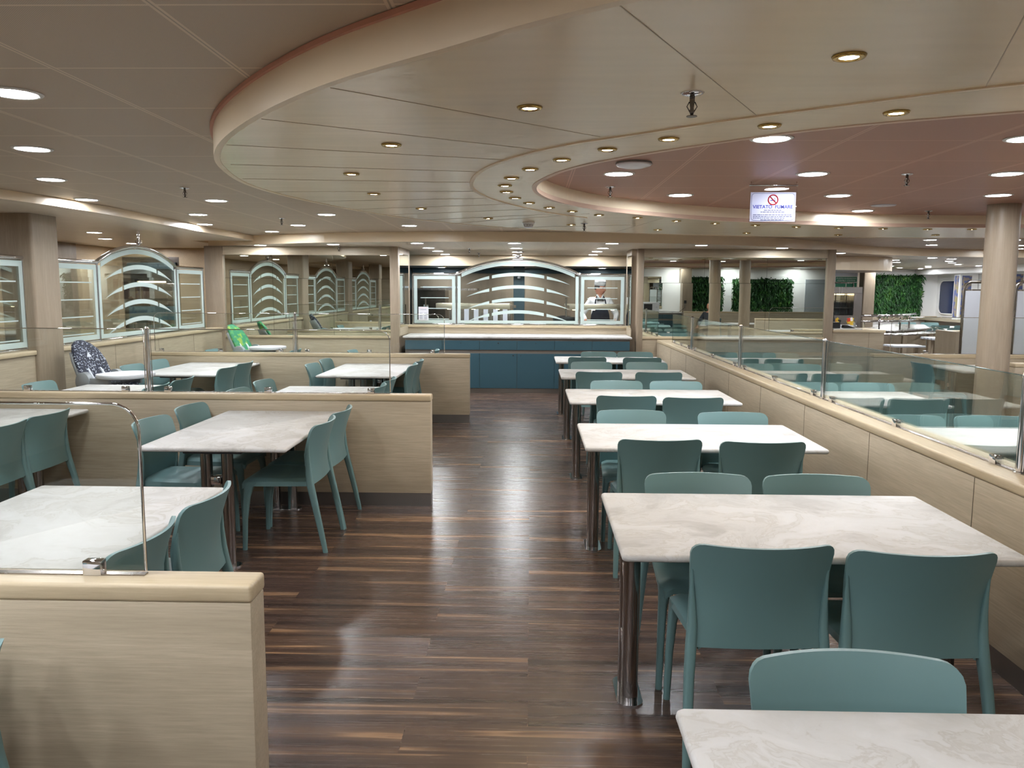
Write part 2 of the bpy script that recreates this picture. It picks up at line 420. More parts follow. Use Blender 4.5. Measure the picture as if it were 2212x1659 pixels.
# seams of the ring ceiling
rs = crom([(2.9, 2.2), (2.1, 2.36), (1.48, 2.66), (1.07, 2.94), (.76, 3.17), (.43, 3.46), (.16, 3.70), (-.06, 4.0), (-.25, 4.4), (-.36, 4.9), (-.38, 5.35), (-.31, 5.8), (-.14, 6.32), (.14, 6.9), (.5, 7.4)], 5, False)
struct('trim_4', ribbon(BM(), rs, .022, ZD-.006, ZD+.002), FASCIA)
bm = BM()
for a, b in (((-.66, 2.68), (.29, 3.52)), ((-1.05, 3.16), (.03, 3.84)), ((-1.4, 3.72), (-.12, 4.14)), ((-1.6, 4.3), (-.3, 4.55)), ((-1.74, 4.86), (-.37, 5.0)), ((-1.77, 5.5), (-.38, 5.45)), ((-1.67, 6.1), (-.3, 5.85)), ((-1.5, 6.7), (-.17, 6.25)),
             ((-1.3, 7.2), (.02, 6.62)), ((-1.02, 7.72), (.22, 7.02)), ((.2, 1.93), (.84, 3.1)), ((.95, 1.5), (1.45, 2.68)), ((-.78, 8.08), (.5, 7.0)), ((1.2, 7.45), (.95, 9.25)), ((2.3, 8.0), (2.2, 9.6)), ((3.6, 8.35), (3.7, 9.9)), ((-.2, 8.6), (1.0, 8.2))):
    ribbon(bm, [a, b], .003, ZD-.0015, ZD+.002)
struct('trim_5', bm, SEAML)
# outer walls
struct('wall_left', box(BM(), -7.75, -7.6, -6, 14.6, 0, ZT), WCORR)
struct('wall_back', box(BM(), -9, 13, -6.1, -5.9, 0, ZT), WX)
struct('wall_right', box(BM(), 12.3, 12.5, -6, 26, 0, ZT), WHITE)
struct('wall_end', box(BM(), 9.0, 12.3, 24.6, 24.8, 0, ZT), WHITE)
struct('wall_far', box(BM(), -9, 9.1, 21.6, 21.8, 0, ZT), GALW)
struct('wall_galley', box(BM(), -2.9, 2.8, 17.6, 17.75, 0, ZT), GALW)
struct('wall_galley_left', box(BM(), -2.75, -2.62, 13.62, 17.6, 0, ZT), DTEALP)
struct('wall_galley_right', box(BM(), 2.5, 2.65, 13.62, 17.6, 0, ZT), GALW)
# soffit over the galley: cream front, petrol underside
struct('ceiling_galley', box(BM(), -2.6, 2.5, 15.6, 17.6, 2.1, ZF-.002), DTEALP)
struct('trim_6', box(BM(), -2.6, 2.5, 15.57, 15.6, 2.095, ZF-.002), FASCIA)
struct('trim_7', box(BM(), -2.6, 2.5, 17.55, 17.6, 1.99, 2.1), DTEALP)
o = struct('column_galley', box(BM(), -.35, -.13, 16.0, 16.2, 0, 2.1), DTEALP); 
# columns
def column(x0, x1, y0, y1, z1, fillet=.03, m=WZ):
    return struct('column', prism(BM(), rrect(x0, x1, y0, y1, fillet), lambda u, v, w: (u, v, w), z1), m, smooth=30)
column(4.08, 4.33, 7.2, 7.45, ZR, .10)
column(4.95, 5.2, 6.5, 6.74, ZR, .10)
for y in (7.74, 3.45, -.84): column(XL-.3, XL+.04, y, y+.45, ZS+(.05 if y < 3 else 0))
column(8.45, 8.75, 20.6, 20.9, ZF)
# left knee wall with caps between the columns
for i, (y0, y1) in enumerate(((8.17, YL), (3.88, 7.74), (-.41, 3.45), (-4.9, -.84))):
    o = struct('wall_left_knee', box(BM(), XL-.16, XL, y0, y1, 0, .985), WY)
    bm = BM(); box(bm, XL-.19, XL+.025, y0, y1, .98, 1.025, .008)
    c = obj('cap', bm, CAPY, o, smooth=30)
    bm = BM()
    for k in range(1, 4): box(bm, XL-.001, XL+.0015, y0+k*(y1-y0)/4-.002, y0+k*(y1-y0)/4+.002, .1, .98)
    obj('panel_joint', bm, SEAM, o)
# mirror walls beside the counter niche
def mirror_wall(name, x0, x1, pl, pr, xs, zsplit, label, YM):
    t = struct(name, box(BM(), x0, x1, YM, YM+.14, 0, .86), WX)
    obj('sill', box(BM(), x0, x1, YM-.02, YM+.02, .86, .905, .006), CAPX, t, smooth=30)
    obj('header', box(BM(), x0, x1, YM-.012, YM+.1, 2.185, ZF-.002), WX, t)
    obj('header_rail', box(BM(), x0, x1, YM-.02, YM+.02, 2.165, 2.19), WX, t)
    for a, b in (pl, pr): obj('post', box(BM(), a, b, YM-.03, YM+.14, 0, ZF-.002, .008), WZ, t, smooth=30)
    w = thing('wall_mirror', label, 'mirror', ((x0+x1)/2, YM+.03, .9))
    for i in range(len(xs)-1):
        for j, (za, zb) in enumerate(((.905, zsplit), (zsplit, 2.165))):
            p = obj('mirror_pane', box(BM(), xs[i]+.0015, xs[i+1]-.0015, YM+.02, YM+.026, za+.0015, zb-.0015), MIRROR, w)
            bx = bm
            p.rotation_euler = (0, 0, math.radians(random.uniform(-.1, .1)))
    obj('backing', box(BM(), x0, x1, YM+.05, YM+.06, .9, 2.18), BLACK, w)
mirror_wall('wall_mirror_left', -4.87, -2.21, (-5.14, -4.85), (-2.215, -2.08), (-4.87, -4.08, -3.12, -2.21), 1.80, 'large panelled wall mirror between two oak posts left of the petrol sideboard', YL)
mirror_wall('wall_mirror_right', 1.79, 4.72, (1.70, 1.80), (4.70, 4.83), (1.79, 2.77, 3.76, 4.72), 1.76, 'large panelled wall mirror between two oak posts right of the serving hatch', YM)
for x0, x1, xm, s, lb in ((-2.2, -2.08, -2.08, 1, 'narrow mirror on the niche side wall left of the serving hatch'), (1.62, 1.74, 1.62, -1, 'narrow mirror on the niche side wall right of the serving hatch')):
    t = struct('wall_niche', box(BM(), x0, x1, (YL if s > 0 else YM)+.14, 13.72, 0, ZF-.002), WZ)
    obj('rail', box(BM(), xm-.012 if s < 0 else xm, xm if s < 0 else xm+.012, (YL if s > 0 else YM), 13.62, .9, 1.03), WY, t)
    o = obj('wall_mirror', box(BM(), xm-.004 if s < 0 else xm, xm if s < 0 else xm+.004, (YL if s > 0 else YM)+.1, 13.56, 1.03, 2.2), MIRROR); tag(o, lb, 'mirror')
# serving hatch wall under the screen
t = struct('wall_hatch', box(BM(), -2.08, 1.62, 13.45, 13.62, 0, 1.0), WX)
obj('cap', box(BM(), -2.08, 1.62, 13.425, 13.64, 1.0, 1.04, .006), CAPX, t, smooth=30)
# ------------------------------------------------------------------ ceiling lamps
def led_proto():
    t = thing('led_downlight', 'x', 'ceiling light'); R = .088
    obj('trim_ring', lathe(BM(), [(R, -.004), (R+.006, -.007), (R+.02, -.003), (R+.022, 0), (R, 0)], seg=28), RING, t, smooth=True, world=False)
    obj('diffuser', lathe(BM(), [(R, -.004), (R*.5, -.0045), (0, -.0045)], seg=28), LED, t, smooth=True, world=False)
    return t
def hal_proto():
    t = thing('halogen_spotlight', 'x', 'spotlight')
    obj('trim_ring', lathe(BM(), [(.026, -.003), (.03, -.008), (.043, -.007), (.047, 0), (.026, 0)], seg=24), BRASS, t, smooth=True, world=False)
    obj('lamp', lathe(BM(), [(.0265, -.004), (.012, -.0055), (0, -.006)], seg=20), HALO, t, smooth=True, world=False)
    return t
LP, HP = led_proto(), hal_proto(); usedp = {}
def lamp(P, x, y, z, label, group):
    if P.name not in usedp:
        usedp[P.name] = 1; P.matrix_basis = Matrix.Translation((x, y, z)); P['label'] = label; P['group'] = group; return P
    return dup(P, (x, y, z), 0, label, group)
def lamps(P, pts, z, fmt, group):
    for i, (x, y) in enumerate(pts): lamp(P, x, y, z-.0005, fmt % ORD[i], group)
lamps(LP, [(-2.13, 3.34), (-2.88, 4.65), (-3.56, 5.95), (-4.05, 7.3)], ZT, 'round white LED light, %s from the camera in the left diagonal ceiling row', 'left diagonal row of LED lights')
lamps(LP, [(-2.88, 7.35), (-3.63, 8.74), (-4.1, 10.07)], ZT, 'round LED light, %s going away in the middle row of the tiled left ceiling', 'middle row of LED lights on the left')
lamps(LP, [(-1.54, 10.17), (-2.21, 8.69), (-2.95, 10.16), (-3.65, 11.3)], ZT, 'round LED light, %s from the aisle, behind the cream ring on tiled ceiling', 'LED lights behind the ring')
lamps(LP, [(-1.45, 2.0), (-.75, .75), (-2.2, .8), (-3.4, 2.0), (-1.3, -.3), (-2.8, -.3), (.4, -.3)], ZT, 'round LED light in the tiles above the camera, %s of seven', 'LED lights above the camera')  # out of view; several added to brighten the front of the nearest partition
lamps(LP, [(-5.87, 9.0), (-5.72, 10.45)], ZS, 'round LED light in the low soffit over the left screens, %s going away', 'LED lights in the left soffit')
lamps(LP, [(-6.9, 14.0), (-6.5, 13.0), (-6.3, 11.8), (-6.4, 7.4), (-6.4, 5.2), (-6.4, 2.8), (-6.4, .3)], ZS-.0 if False else ZS, 'round LED light over the left corridor, %s from its far end', 'corridor LED lights')  # far-end lamp added to brighten the wall behind the arched screen
lamps(LP, [(-2.95, 11.95), (-4.15, 12.26)], ZF, 'round LED light above the left wall mirror, %s from the niche', 'LED lights above the left mirror')
lamps(LP, [(-1.64, 11.56), (-1.64, 12.85), (-1.62, 13.93), (-1.63, 15.22)], ZF, 'round LED light, %s going away in the left row before the galley', 'left galley row of LED lights')
lamps(LP, [(-.24, 11.47), (-.24, 12.88), (-.25, 14.15), (-.27, 15.28)], ZF, 'round LED light, %s going away in the centre row before the galley', 'centre galley row of LED lights')
lamps(LP, [(1.14, 11.37+.08), (1.13, 12.77), (1.13, 13.86), (1.16, 15.14)], ZF, 'round LED light, %s going away in the right row before the galley', 'right galley row of LED lights')
lamps(LP, [(2.47, 11.8), (3.85, 12.48), (5.35, 14.1)], ZF, 'round LED light, %s from the aisle above the right wall mirror', 'LED lights above the right mirror')
lamps(LP, [(.58, 5.46), (1.22, 4.21), (1.86, 5.45), (1.21, 6.66), (2.49, 6.67), (3.19, 7.9), (2.5, 4.2), (3.12, 5.43), (3.74, 6.61)], ZR, 'round LED light in the terracotta ceiling, %s counting from its left tip', 'LED lights in the terracotta recess')
lamps(LP, [(3.8, 4.2), (4.4, 5.45), (5.65, 7.9), (5.1, 4.2), (5.7, 5.45), (6.4, 6.66), (6.9, 5.0)], ZR, 'round LED light in the terracotta recess past the frame, %s of seven', 'LED lights in the terracotta recess, out of frame')
lamps(LP, [(6.16, 12.63), (6.86, 14.0), (7.39, 12.55), (8.35, 14.04), (8.98, 15.1), (7.3, 11.2), (9.0, 11.5), (10.6, 10.5), (10.8, 13.5), (5.4, 10.55), (6.6, 10.5), (8.0, 10.6), (11.2, 7.5), (11.0, 3.0)], ZT, 'round LED light on the right beyond the mirror wall, %s of the near group', 'LED lights over the self-service')  # lamps hidden past the ring's far edge are added to brighten the trolleys
lamps(LP, [(7.66, 17.13), (8.27, 18.42), (7.82, 15.9), (8.45, 16.4), (9.01, 17.58), (8.85, 20.39), (9.39, 21.25), (11.2, 23.4), (9.9, 23.6), (11.3, 20.6), (10.27, 22.68), (10.77, 22.1), (10.27, 21.08), (10.3, 19.68), (10.63, 18.6), (9.6, 18.6)], ZF, 'small far LED light over the window seats, %s of the scattered group', 'far LED lights by the windows')  # some lamps near the end wall are added to brighten the white walls
lamps(LP, [(x, y) for y in (-1.2, -3.2, -5) for x in (-4.2, -2, .3, 2.6, 4.9, 7.2, 9.5)][:21], ZT, 'round LED light behind the photographer, %s of that grid', 'LED lights behind the camera')
lamps(HP, [(.88, 2.33), (-.01, 2.96), (-.64, 3.71), (-1.03, 4.63), (-1.09, 5.59), (-.9, 6.59), (-.4, 7.47), (.4, 8.18), (1.37, 8.82), (2.45, 9.27), (3.58, 9.52), (4.69, 9.5)], ZD, 'warm halogen spot, %s from the camera in the outer curve of the cream ring', 'outer curve of halogen spots')
lamps(HP, [(1.33, 3.04), (.94, 3.28), (.59, 3.56), (.35, 3.82), (.15, 4.12), (-.01, 4.44), (-.12, 4.79), (-.17, 5.13), (-.17, 5.46), (-.12, 5.82), (-.02, 6.15), (.14, 6.49), (.34, 6.79), (.59, 7.11), (.96, 7.37), (1.37, 7.7), (1.79, 7.95), (2.24, 8.16), (2.71, 8.35), (3.19, 8.48), (3.68, 8.56), (4.17, 8.62), (4.62, 8.6)], ZD, 'warm halogen spot, %s from the camera along the lip of the terracotta recess', 'inner curve of halogen spots')
lamps(HP, [(1.75, 1.9), (2.7, 1.55), (1.9, 2.7), (3.3, 2.1), (4.8, 1.7), (6.4, 1.8), (4.6, 2.2), (8.9, 3.4), (9.4, 5.6), (8.8, 7.6), (7.4, 8.6), (6, 8.9)], ZD, 'warm halogen spot on the ring outside the frame, %s of twelve', 'halogen spots outside the frame')
lamps(LP, [(-1.9, 17.0), (-.2, 17.1), (1.5, 17.0)], 2.1, 'far LED light under the petrol galley soffit, %s from the left', 'galley LED lights')
lamps(HP, [(-1.75, 16.3), (-.75, 16.4), (.25, 16.4), (1.3, 16.3), (1.9, 16.8)], 2.1, 'small halogen spot under the petrol galley soffit, %s from the left', 'galley halogen spots')
# sprinklers
def sprinkler():
    t = thing('fire_sprinkler', 'x', 'sprinkler')
    obj('rosette', lathe(BM(), [(.012, -.012), (.034, -.006), (.04, 0)], seg=20), CHROME, t, smooth=True, world=False)
    obj('nozzle', lathe(BM(), [(.004, -.075), (.008, -.06), (.006, -.05), (.009, -.03), (.009, -.006)], seg=12), DSTEEL, t, smooth=True, world=False)
    bm = BM()
    for s in (-1, 1): tube(bm, [(s*.009, 0, -.03), (s*.017, 0, -.045), (s*.004, 0, -.066)], .002, 6)
    obj('yoke', bm, DSTEEL, t, smooth=True, world=False)
    obj('deflector', lathe(BM(), [(.018, -.0775), (.018, -.075)], seg=14), DSTEEL, t, world=False)
    return t
SP = sprinkler(); usp = []
for x, y, z, lb in ((.53, 2.75, ZD, 'large fire sprinkler hanging below the near cream ring'), (.52, 8.0, ZD, 'fire sprinkler on the far side of the cream ring'), (-2.77, 6.43, ZT, 'fire sprinkler in the tiled ceiling left of the cream ring'),
                    (.59, 6.14, ZR, 'fire sprinkler near the left tip of the terracotta recess'), (2.48, 5.45, ZR, 'fire sprinkler in the terracotta recess right of the no smoking sign'), (-2.85, 9.17, ZT, 'small fire sprinkler between LED lights before the left mirror'),
                    (3.82, 7.9, ZR, 'fire sprinkler at the far edge of the terracotta recess'), (-1.0, 13.0, ZF, 'nearer of two fire sprinklers above the petrol sideboard'), (-.95, 14.6, ZF, 'farther of two fire sprinklers above the petrol sideboard'), (-3.0, 12.5, ZF, 'fire sprinkler above the left wall mirror'), (-5.6, 8.0, ZS, 'fire sprinkler in the soffit left of the oak column')):
    if not usp: SP.matrix_basis = Matrix.Translation((x, y, z)); SP['label'] = lb; SP['group'] = 'ceiling fire sprinklers'; usp.append(1)
    else: dup(SP, (x, y, z), 0, lb, 'ceiling fire sprinklers')
t = thing('smoke_detector', 'white smoke detector on the far cream ring above the aisle', 'smoke detector', (-.03, 7.92, ZD))
obj('base', lathe(BM(), [(.055, -.02), (.06, 0)], seg=24), WHITEP, t, smooth=True, world=False)
obj('sensor_head', lathe(BM(), [(.02, -.055), (.04, -.05), (.048, -.02)], seg=24), WHITEP, t, smooth=True, world=False)
obj('slots', lathe(BM(), [(.037, -.049), (.0465, -.03), (.046, -.028)], seg=10), BLACK, t, world=False)
t = thing('wireless_access_point', 'round white wireless access point on the terracotta ceiling', 'access point', (.62, 4.99, ZR))
obj('dome', lathe(BM(), [(0, -.036), (.06, -.033), (.1, -.022), (.112, -.012)], seg=32), WHITEP, t, smooth=True, world=False)
obj('base', lathe(BM(), [(.112, -.012), (.108, 0)], seg=32), GREYP, t, world=False)
t = thing('ceiling_speaker', 'flat round pale speaker grille in the terracotta ceiling', 'speaker', (3.18, 7.42, ZR))
obj('grille', lathe(BM(), [(0, -.008), (.1, -.006), (.11, 0)], seg=32), LGREY, t, smooth=True, world=False)
# no smoking sign
t = thing('hanging_sign', 'clear acrylic no smoking notice hanging from the terracotta ceiling', 'sign', (1.72, 5.84, 2.14))
Y0 = 5.84
bm = BM()
for x in (1.562, 1.884): tube(bm, [(x, Y0, ZR), (x, Y0, 2.392)], .0025, 6)
tube(bm, [(1.55, Y0, 2.395), (1.895, Y0, 2.395)], .006, 8)
obj('hanger', bm, CHROME, t, smooth=True)
obj('holder', prism(BM(), rrect(1.555, 1.89, 2.13, 2.39, .006), lambda u, v, w: (u, Y0-.006+w, v), .012), ACRYL, t)
obj('notice', box(BM(), 1.562, 1.883, Y0+.001, Y0+.003, 2.14, 2.345), NOTICE, t)
bm = BM(); fr2 = rrect(1.57, 1.875, 2.147, 2.338, .025)
tube(bm, [(u, Y0-.0005, v) for u, v in fr2], .0012, 4, closed=True); obj('border_line', bm, GREYI, t)
bm = BM(); c0 = (1.722, 2.292)
tube(bm, [(c0[0]+.034*math.cos(a*PI/16), Y0-.0005, c0[1]+.034*math.sin(a*PI/16)) for a in range(32)], .0042, 4, closed=True)
tube(bm, [(c0[0]-.024, Y0-.0005, c0[1]+.024), (c0[0]+.024, Y0-.0005, c0[1]-.024)], .004, 4)
obj('prohibition_ring', bm, RED, t)
bm = BM(); box(bm, c0[0]-.019, c0[0]+.005, Y0, Y0+.0008, c0[1]-.007, c0[1]-.001); box(bm, c0[0]+.007, c0[0]+.016, Y0, Y0+.0008, c0[1]-.007, c0[1]-.001)
tube(bm, [(c0[0]+.014, Y0, c0[1]+.002), (c0[0]+.009, Y0, c0[1]+.008), (c0[0]+.014, Y0, c0[1]+.014)], .0015, 4); obj('cigarette_symbol', bm, BLUE, t)
lettering('headline', 'VIETATO  FUMARE', .034, BLUE, t, (1.722, Y0, 2.242), .0006, 1.0)
def word_lines(name, m, parent, x0, x1, y, z, h, seed, depth=.0008):
    """a line of print too small to read: word-length dashes"""
    rnd = random.Random(seed); bm = BM(); x = x0
    while x < x1-.004:
        w = min(rnd.uniform(.008, .026)*h/.006, x1-x); box(bm, x, x+w, y, y+depth, z-h/2, z+h/2); x += w+.6*h
    return obj(name, bm, m, parent)
for i, (hw, dz) in enumerate(((.062, 0), (.085, .0125), (.138, .032), (.138, .0435), (.138, .055), (.085, .0665))):
    word_lines('small_print', GREYI, t, 1.722-hw, 1.722+hw, Y0, 2.219-dz, .006, i)
obj('stamp', box(BM(), 1.815, 1.862, Y0-.0003, Y0+.001, 2.152, 2.168), PINK, t)
# ------------------------------------------------------------------ chairs
def backrest_mesh():
    bm = BM(); nu, zs = 16, [.425, .44, .5, .56, .62, .68, .73, .762, .78, .792, .799, .802]
    zt, r = .802, .042
    def hw(z):
        W = .222+.024*(z-.425)/.377
        if z > zt-r: W -= r-math.sqrt(max(r*r-(z-(zt-r))**2, 0))
        return W
    def yb(z): return -.215-.075*max(0, (z-.5)/.3)**1.5-.0*z
    def cv(z): return .018+.05*min(1, max(0, (z-.43)/.2))
    F, B = [], []
    for z in zs:
        W = max(hw(z), .17); f, b = [], []
        for k in range(nu+1):
            u = -1+2*k/nu; x = W*u; Wf = .246
            y = yb(z)+cv(z)*(x/Wf)**2
            th = .007+.004*(1-min(1, (z-.425)/.25))
            f.append(bm.verts.new((x, y+th, z))); b.append(bm.verts.new((x, y-th, z)))
        F.append(f); B.append(b)
    for G in (F, B):
        for a, b in zip(G, G[1:]):
            for k in range(nu): bm.faces.new((a[k], a[k+1], b[k+1], b[k]))
    for a, b in ((F[0], B[0]), (F[-1], B[-1])):
        for k in range(nu): bm.faces.new((a[k], a[k+1], b[k+1], b[k]))
    for k in (0, nu):
        for i in range(len(zs)-1): bm.faces.new((F[i][k], F[i+1][k], B[i+1][k], B[i][k]))
    return bm
def seat_mesh():
    bm = BM(); nu, nv = 12, 14
    def pt(i, j, low):
        u = -1+2*i/nu; v = j/nv
        W = .205+.025*v; y = -.205+.445*v
        x = W*u
        # rounded front corners
        if v > .88: x *= 1-.10*((v-.88)/.12)**2
        z = .458-.012*math.exp(-((v-.4)/.3)**2)*(1-u*u)
        e = max(0, abs(u)-.86)/.14
        z -= .016*e*e
        if v > .85: z -= .022*((v-.85)/.15)**2
        if low: z -= .022+.008*e
        return (x, y, z)
    T = [[bm.verts.new(pt(i, j, 0)) for i in range(nu+1)] for j in range(nv+1)]
    L = [[bm.verts.new(pt(i, j, 1)) for i in range(nu+1)] for j in range(nv+1)]
    for G in (T, L):
        for j in range(nv):
            for i in range(nu): bm.faces.new((G[j][i], G[j][i+1], G[j+1][i+1], G[j+1][i]))
    for j in range(nv):
        for i in (0, nu): bm.faces.new((T[j][i], T[j+1][i], L[j+1][i], L[j][i]))
    for i in range(nu):
        for j in (0, nv): bm.faces.new((T[j][i], T[j][i+1], L[j][i+1], L[j][i]))
    return bm
def sect(cx, cy, z, wx, wy, n=3):
    r = min(wx, wy)*.35
    return [(cx+u, cy+v, z) for u, v in rrect(-wx/2, wx/2, -wy/2, wy/2, r, n)]
def rear_leg(s):
    return loft(BM(), [sect(s*.252, -.292, 0, .026, .03), sect(s*.246, -.262, .15, .030, .036), sect(s*.238, -.225, .32, .034, .042), sect(s*.229, -.200, .43, .036, .046), sect(s*.226, -.192, .50, .032, .040), sect(s*.228, -.188, .58, .022, .030), sect(s*.231, -.190, .65, .013, .020), sect(s*.233, -.196, .70, .008, .014)])
def front_leg(s):
    return loft(BM(), [sect(s*.222, .228, 0, .026, .028), sect(s*.218, .222, .2, .030, .033), sect(s*.212, .208, .34, .036, .042), sect(s*.205, .195, .405, .046, .062), sect(s*.195, .175, .436, .066, .095)])
def chair_proto():
    t = thing('dining_chair', 'x', 'chair')
    obj('seat', seat_mesh(), TEAL, t, smooth=50, world=False)
    obj('backrest', backrest_mesh(), TEAL, t, smooth=50, world=False)
    for s in (-1, 1): obj('leg', rear_leg(s), TEAL, t, smooth=50, world=False)
    for s in (-1, 1): obj('leg', front_leg(s), TEAL, t, smooth=50, world=False)
    return t
CH = chair_proto(); chu = []
def chair(x, y, rz, label, group):
    rz += math.radians(random.uniform(-1.5, 1.5))
    if not chu: CH.matrix_basis = Matrix.Translation((x, y, 0)) @ Matrix.Rotation(rz, 4, 'Z'); tag(CH, label, 'chair', group); chu.append(1); return CH
    return dup(CH, (x, y, 0), rz, label, group)
# ------------------------------------------------------------------ tables (long axis local X, size L x W)
def table_proto(L, W, ends=(-1, 1)):
    t = thing('dining_table', 'x', 'table')
    bm = BM(); prof = [(-.010, .705), (-.003, .709), (0, .717), (-.002, .726), (-.009, .731)]
    secs = [[(u, v, z) for u, v in rrect(-L/2-d, L/2+d, -W/2-d, W/2+d, .022+d, 4)] for d, z in prof]
    loft(bm, secs); obj('tabletop', bm, MARBLE, t, smooth=45, world=False)
    for s in ends:
        px = s*(L/2-.085)
        f = obj('twin_leg', tube(tube(BM(), [(px, -.062, .008), (px, -.062, .695)], .034, 18), [(px, .062, .008), (px, .062, .695)], .034, 18), POST, t, smooth=45, world=False)
        obj('foot_plate', prism(BM(), rrect(px-.052, px+.052, -.125, .125, .045, 6), lambda u, v, w: (u, v, w), .008), CHROME, f, world=False)
        bm = BM()
        for z in (.22, .50): box(bm, px-.03, px+.03, -.03, .03, z, z+.05, .006)
        obj('clamp', bm, CHROME, f, smooth=30, world=False)
        obj('mounting_plate', box(BM(), px-.07, px+.07, -.17, .17, .693, .706, .004), BLACK, f, world=False)
    return t
TA = table_proto(1.42, .87); TAu = []
def table(x, y, rz, label, group):
    if not TAu: TA.matrix_basis = Matrix.Translation((x, y, 0)) @ Matrix.Rotation(rz, 4, 'Z'); tag(TA, label, 'table', group); TAu.append(1); return TA
    return dup(TA, (x, y, 0), rz, label, group)
# right row beside the aisle
RT = [(1.245, 'nearest'), (3.125, 'second'), (5.02, 'third'), (6.93, 'fourth'), (8.78, 'fifth'), (10.55, 'sixth')]
RC = {0: ([], [(.75, 1.74)]), 1: ([(.79, 2.65), (1.31, 2.60)], [(.77, 3.59), (1.31, 3.58)]), 2: ([(.745, 4.54), (1.325, 4.5)], [(.71, 5.54), (1.41, 5.48)]),
      3: ([(.785, 6.42), (1.3, 6.35)], [(.8, 7.38), (1.35, 7.38)]), 4: ([(.72, 8.29), (1.34, 8.29)], [(.72, 9.33), (1.36, 9.32)]), 5: ([(.72, 10.1), (1.41, 10.07)], [(.93, 10.88), (1.43, 10.88)])}
for i, (y, nm) in enumerate(RT):
    table(1.035, y, 0, 'white marble table, %s from the camera in the row right of the aisle' % nm, 'marble tables right of the aisle')
    for side, lst in enumerate(RC[i]):
        for k, (x, yt) in enumerate(lst):
            chair(x, yt+(.205 if side == 0 else -.205), 0 if side == 0 else PI, 'sage chair, %s on %s side of %s table right of aisle' % (('only one' if i == 0 else 'left of pair', 'right of pair')[k], ('near', 'far')[side], nm), 'chairs right of the aisle')
# row behind the long partition
R2 = [(2.95, 'nearest'), (4.95, 'second'), (6.9, 'third'), (8.76, 'fourth'), (10.5, 'fifth')]
TB = None
for i, (y, nm) in enumerate(R2):
    lb = 'marble table behind the long glass-topped partition, %s from the camera' % nm
    if TB is None: TB = table_proto(1.1, .9, (1,)); TB.matrix_basis = Matrix.Translation((2.87, y, 0)); tag(TB, lb, 'table', 'tables behind the long partition')
    else: dup(TB, (2.87, y, 0), 0, lb, 'tables behind the long partition')
    for side, dy in ((0, -.47), (1, .47)):
        for k, x in enumerate((2.62, 3.15) if (side == 0) else (2.58, 3.11)):
            chair(x+random.uniform(-.03, .03), y+dy+(.205 if side == 0 else -.205), 0 if side == 0 else PI, 'sage chair, %s of two on %s side of %s table behind long partition' % (('left', 'right')[k], ('near', 'far')[side], nm), 'chairs behind the long partition')
# left bays: tables stand with their short ends to the low partitions
LT = [(-1.84, 1.22, 'in the front bay', 'in front of the nearest low partition'), (-1.84, 2.87, 'nearest bay, near table', 'behind the nearest low partition'), (-1.84, 5.18, 'nearest bay, far table', 'in front of the second low partition'),
      (-1.84, 6.70, 'second bay, near table', 'behind the second low partition'), (-1.84, 9.02, 'second bay, far table', 'in front of the third low partition'), (-1.84, 10.55, 'third bay', 'behind the third low partition')]
LC = [([1.0, 1.60], [.95]), ([2.66, 3.21], [3.2]), ([5.07, 5.56], [5.02, 5.62]), ([6.95, 7.20-.0+.28], [6.55, 7.2]), ([8.93, 9.44], [8.85, 9.44]), ([10.55, 11.08], [10.9])]
for col, (dx, cn) in enumerate(((0, 'aisle column'), (-1.93, 'column by the left screens'))):
    for i, (x, y, nm, ds) in enumerate(LT):
        if col and i < 2: continue
        table(x+dx, y, PI/2, 'marble table %s, %s' % (ds, 'nearer the aisle' if not col else 'farther from the aisle, by the screens'), 'marble tables left of the aisle')
        for side, ys in enumerate(LC[i]):
            if col and side and i in (3,): ys = [7.0]
            if col and side and i in (2,): ys = []
            if col and i == 5: ys = ys[-1:]
            for k, yy in enumerate(ys):
                if col: yy += (-.27 if i == 2 else -.42 if i == 4 else -.1)*(1 if side == 0 else .6)
                xx = (x+dx)+(.27 if side == 0 else -.38)+(.055 if i == 0 else 0)
                chair(xx, yy, PI/2 if side == 0 else -PI/2, 'sage chair, %s on %s side of %s table %s' % (('nearer' if k == 0 else 'farther') if len(ys) > 1 else 'only one', 'right' if side == 0 else 'left', 'aisle-side' if not col else 'screen-side', ds.replace(' the', '').replace('low ', '')), 'chairs in the left bays')
# ------------------------------------------------------------------ low partitions with glass
def low_partition(label, x0, x1, y0, y1, z, axis, joints=(), group='low oak partitions'):
    W, C = (WX, CAPX) if axis == 0 else (WY, CAPY)
    t = thing('low_partition', label, 'partition', ((x0+x1)/2, (y0+y1)/2, 0), 0, group)
    bm = BM(); i = .004
    box(bm, x0+i, x1-i, y0+i, y1-i, .10, z-.05, .004); b = obj('panel', bm, W, t, smooth=30)
    obj('cap', box(BM(), x0, x1, y0, y1, z-.05, z, .011, 3), C, t, smooth=30)
    obj('kick_plate', box(BM(), x0+.006, x1-.006, y0+.006, y1-.006, 0, .102), KICK, t)
    if joints:
        bm = BM()
        for v in joints:
            if axis == 0: box(bm, v-.002, v+.002, y0+.0025, y0+.0045, .1, z-.05)
            else: box(bm, x0+.0025, x0+.0045, v-.002, v+.002, .1, z-.05)
        obj('panel_joint', bm, SEAM, t)
    return t
def clampm(bm, x, y, z, axis):
    a, b = (.026, .016) if axis == 0 else (.016, .026)
    box(bm, x-a, x+a, y-b, y+b, z, z+.042, .003); return bm
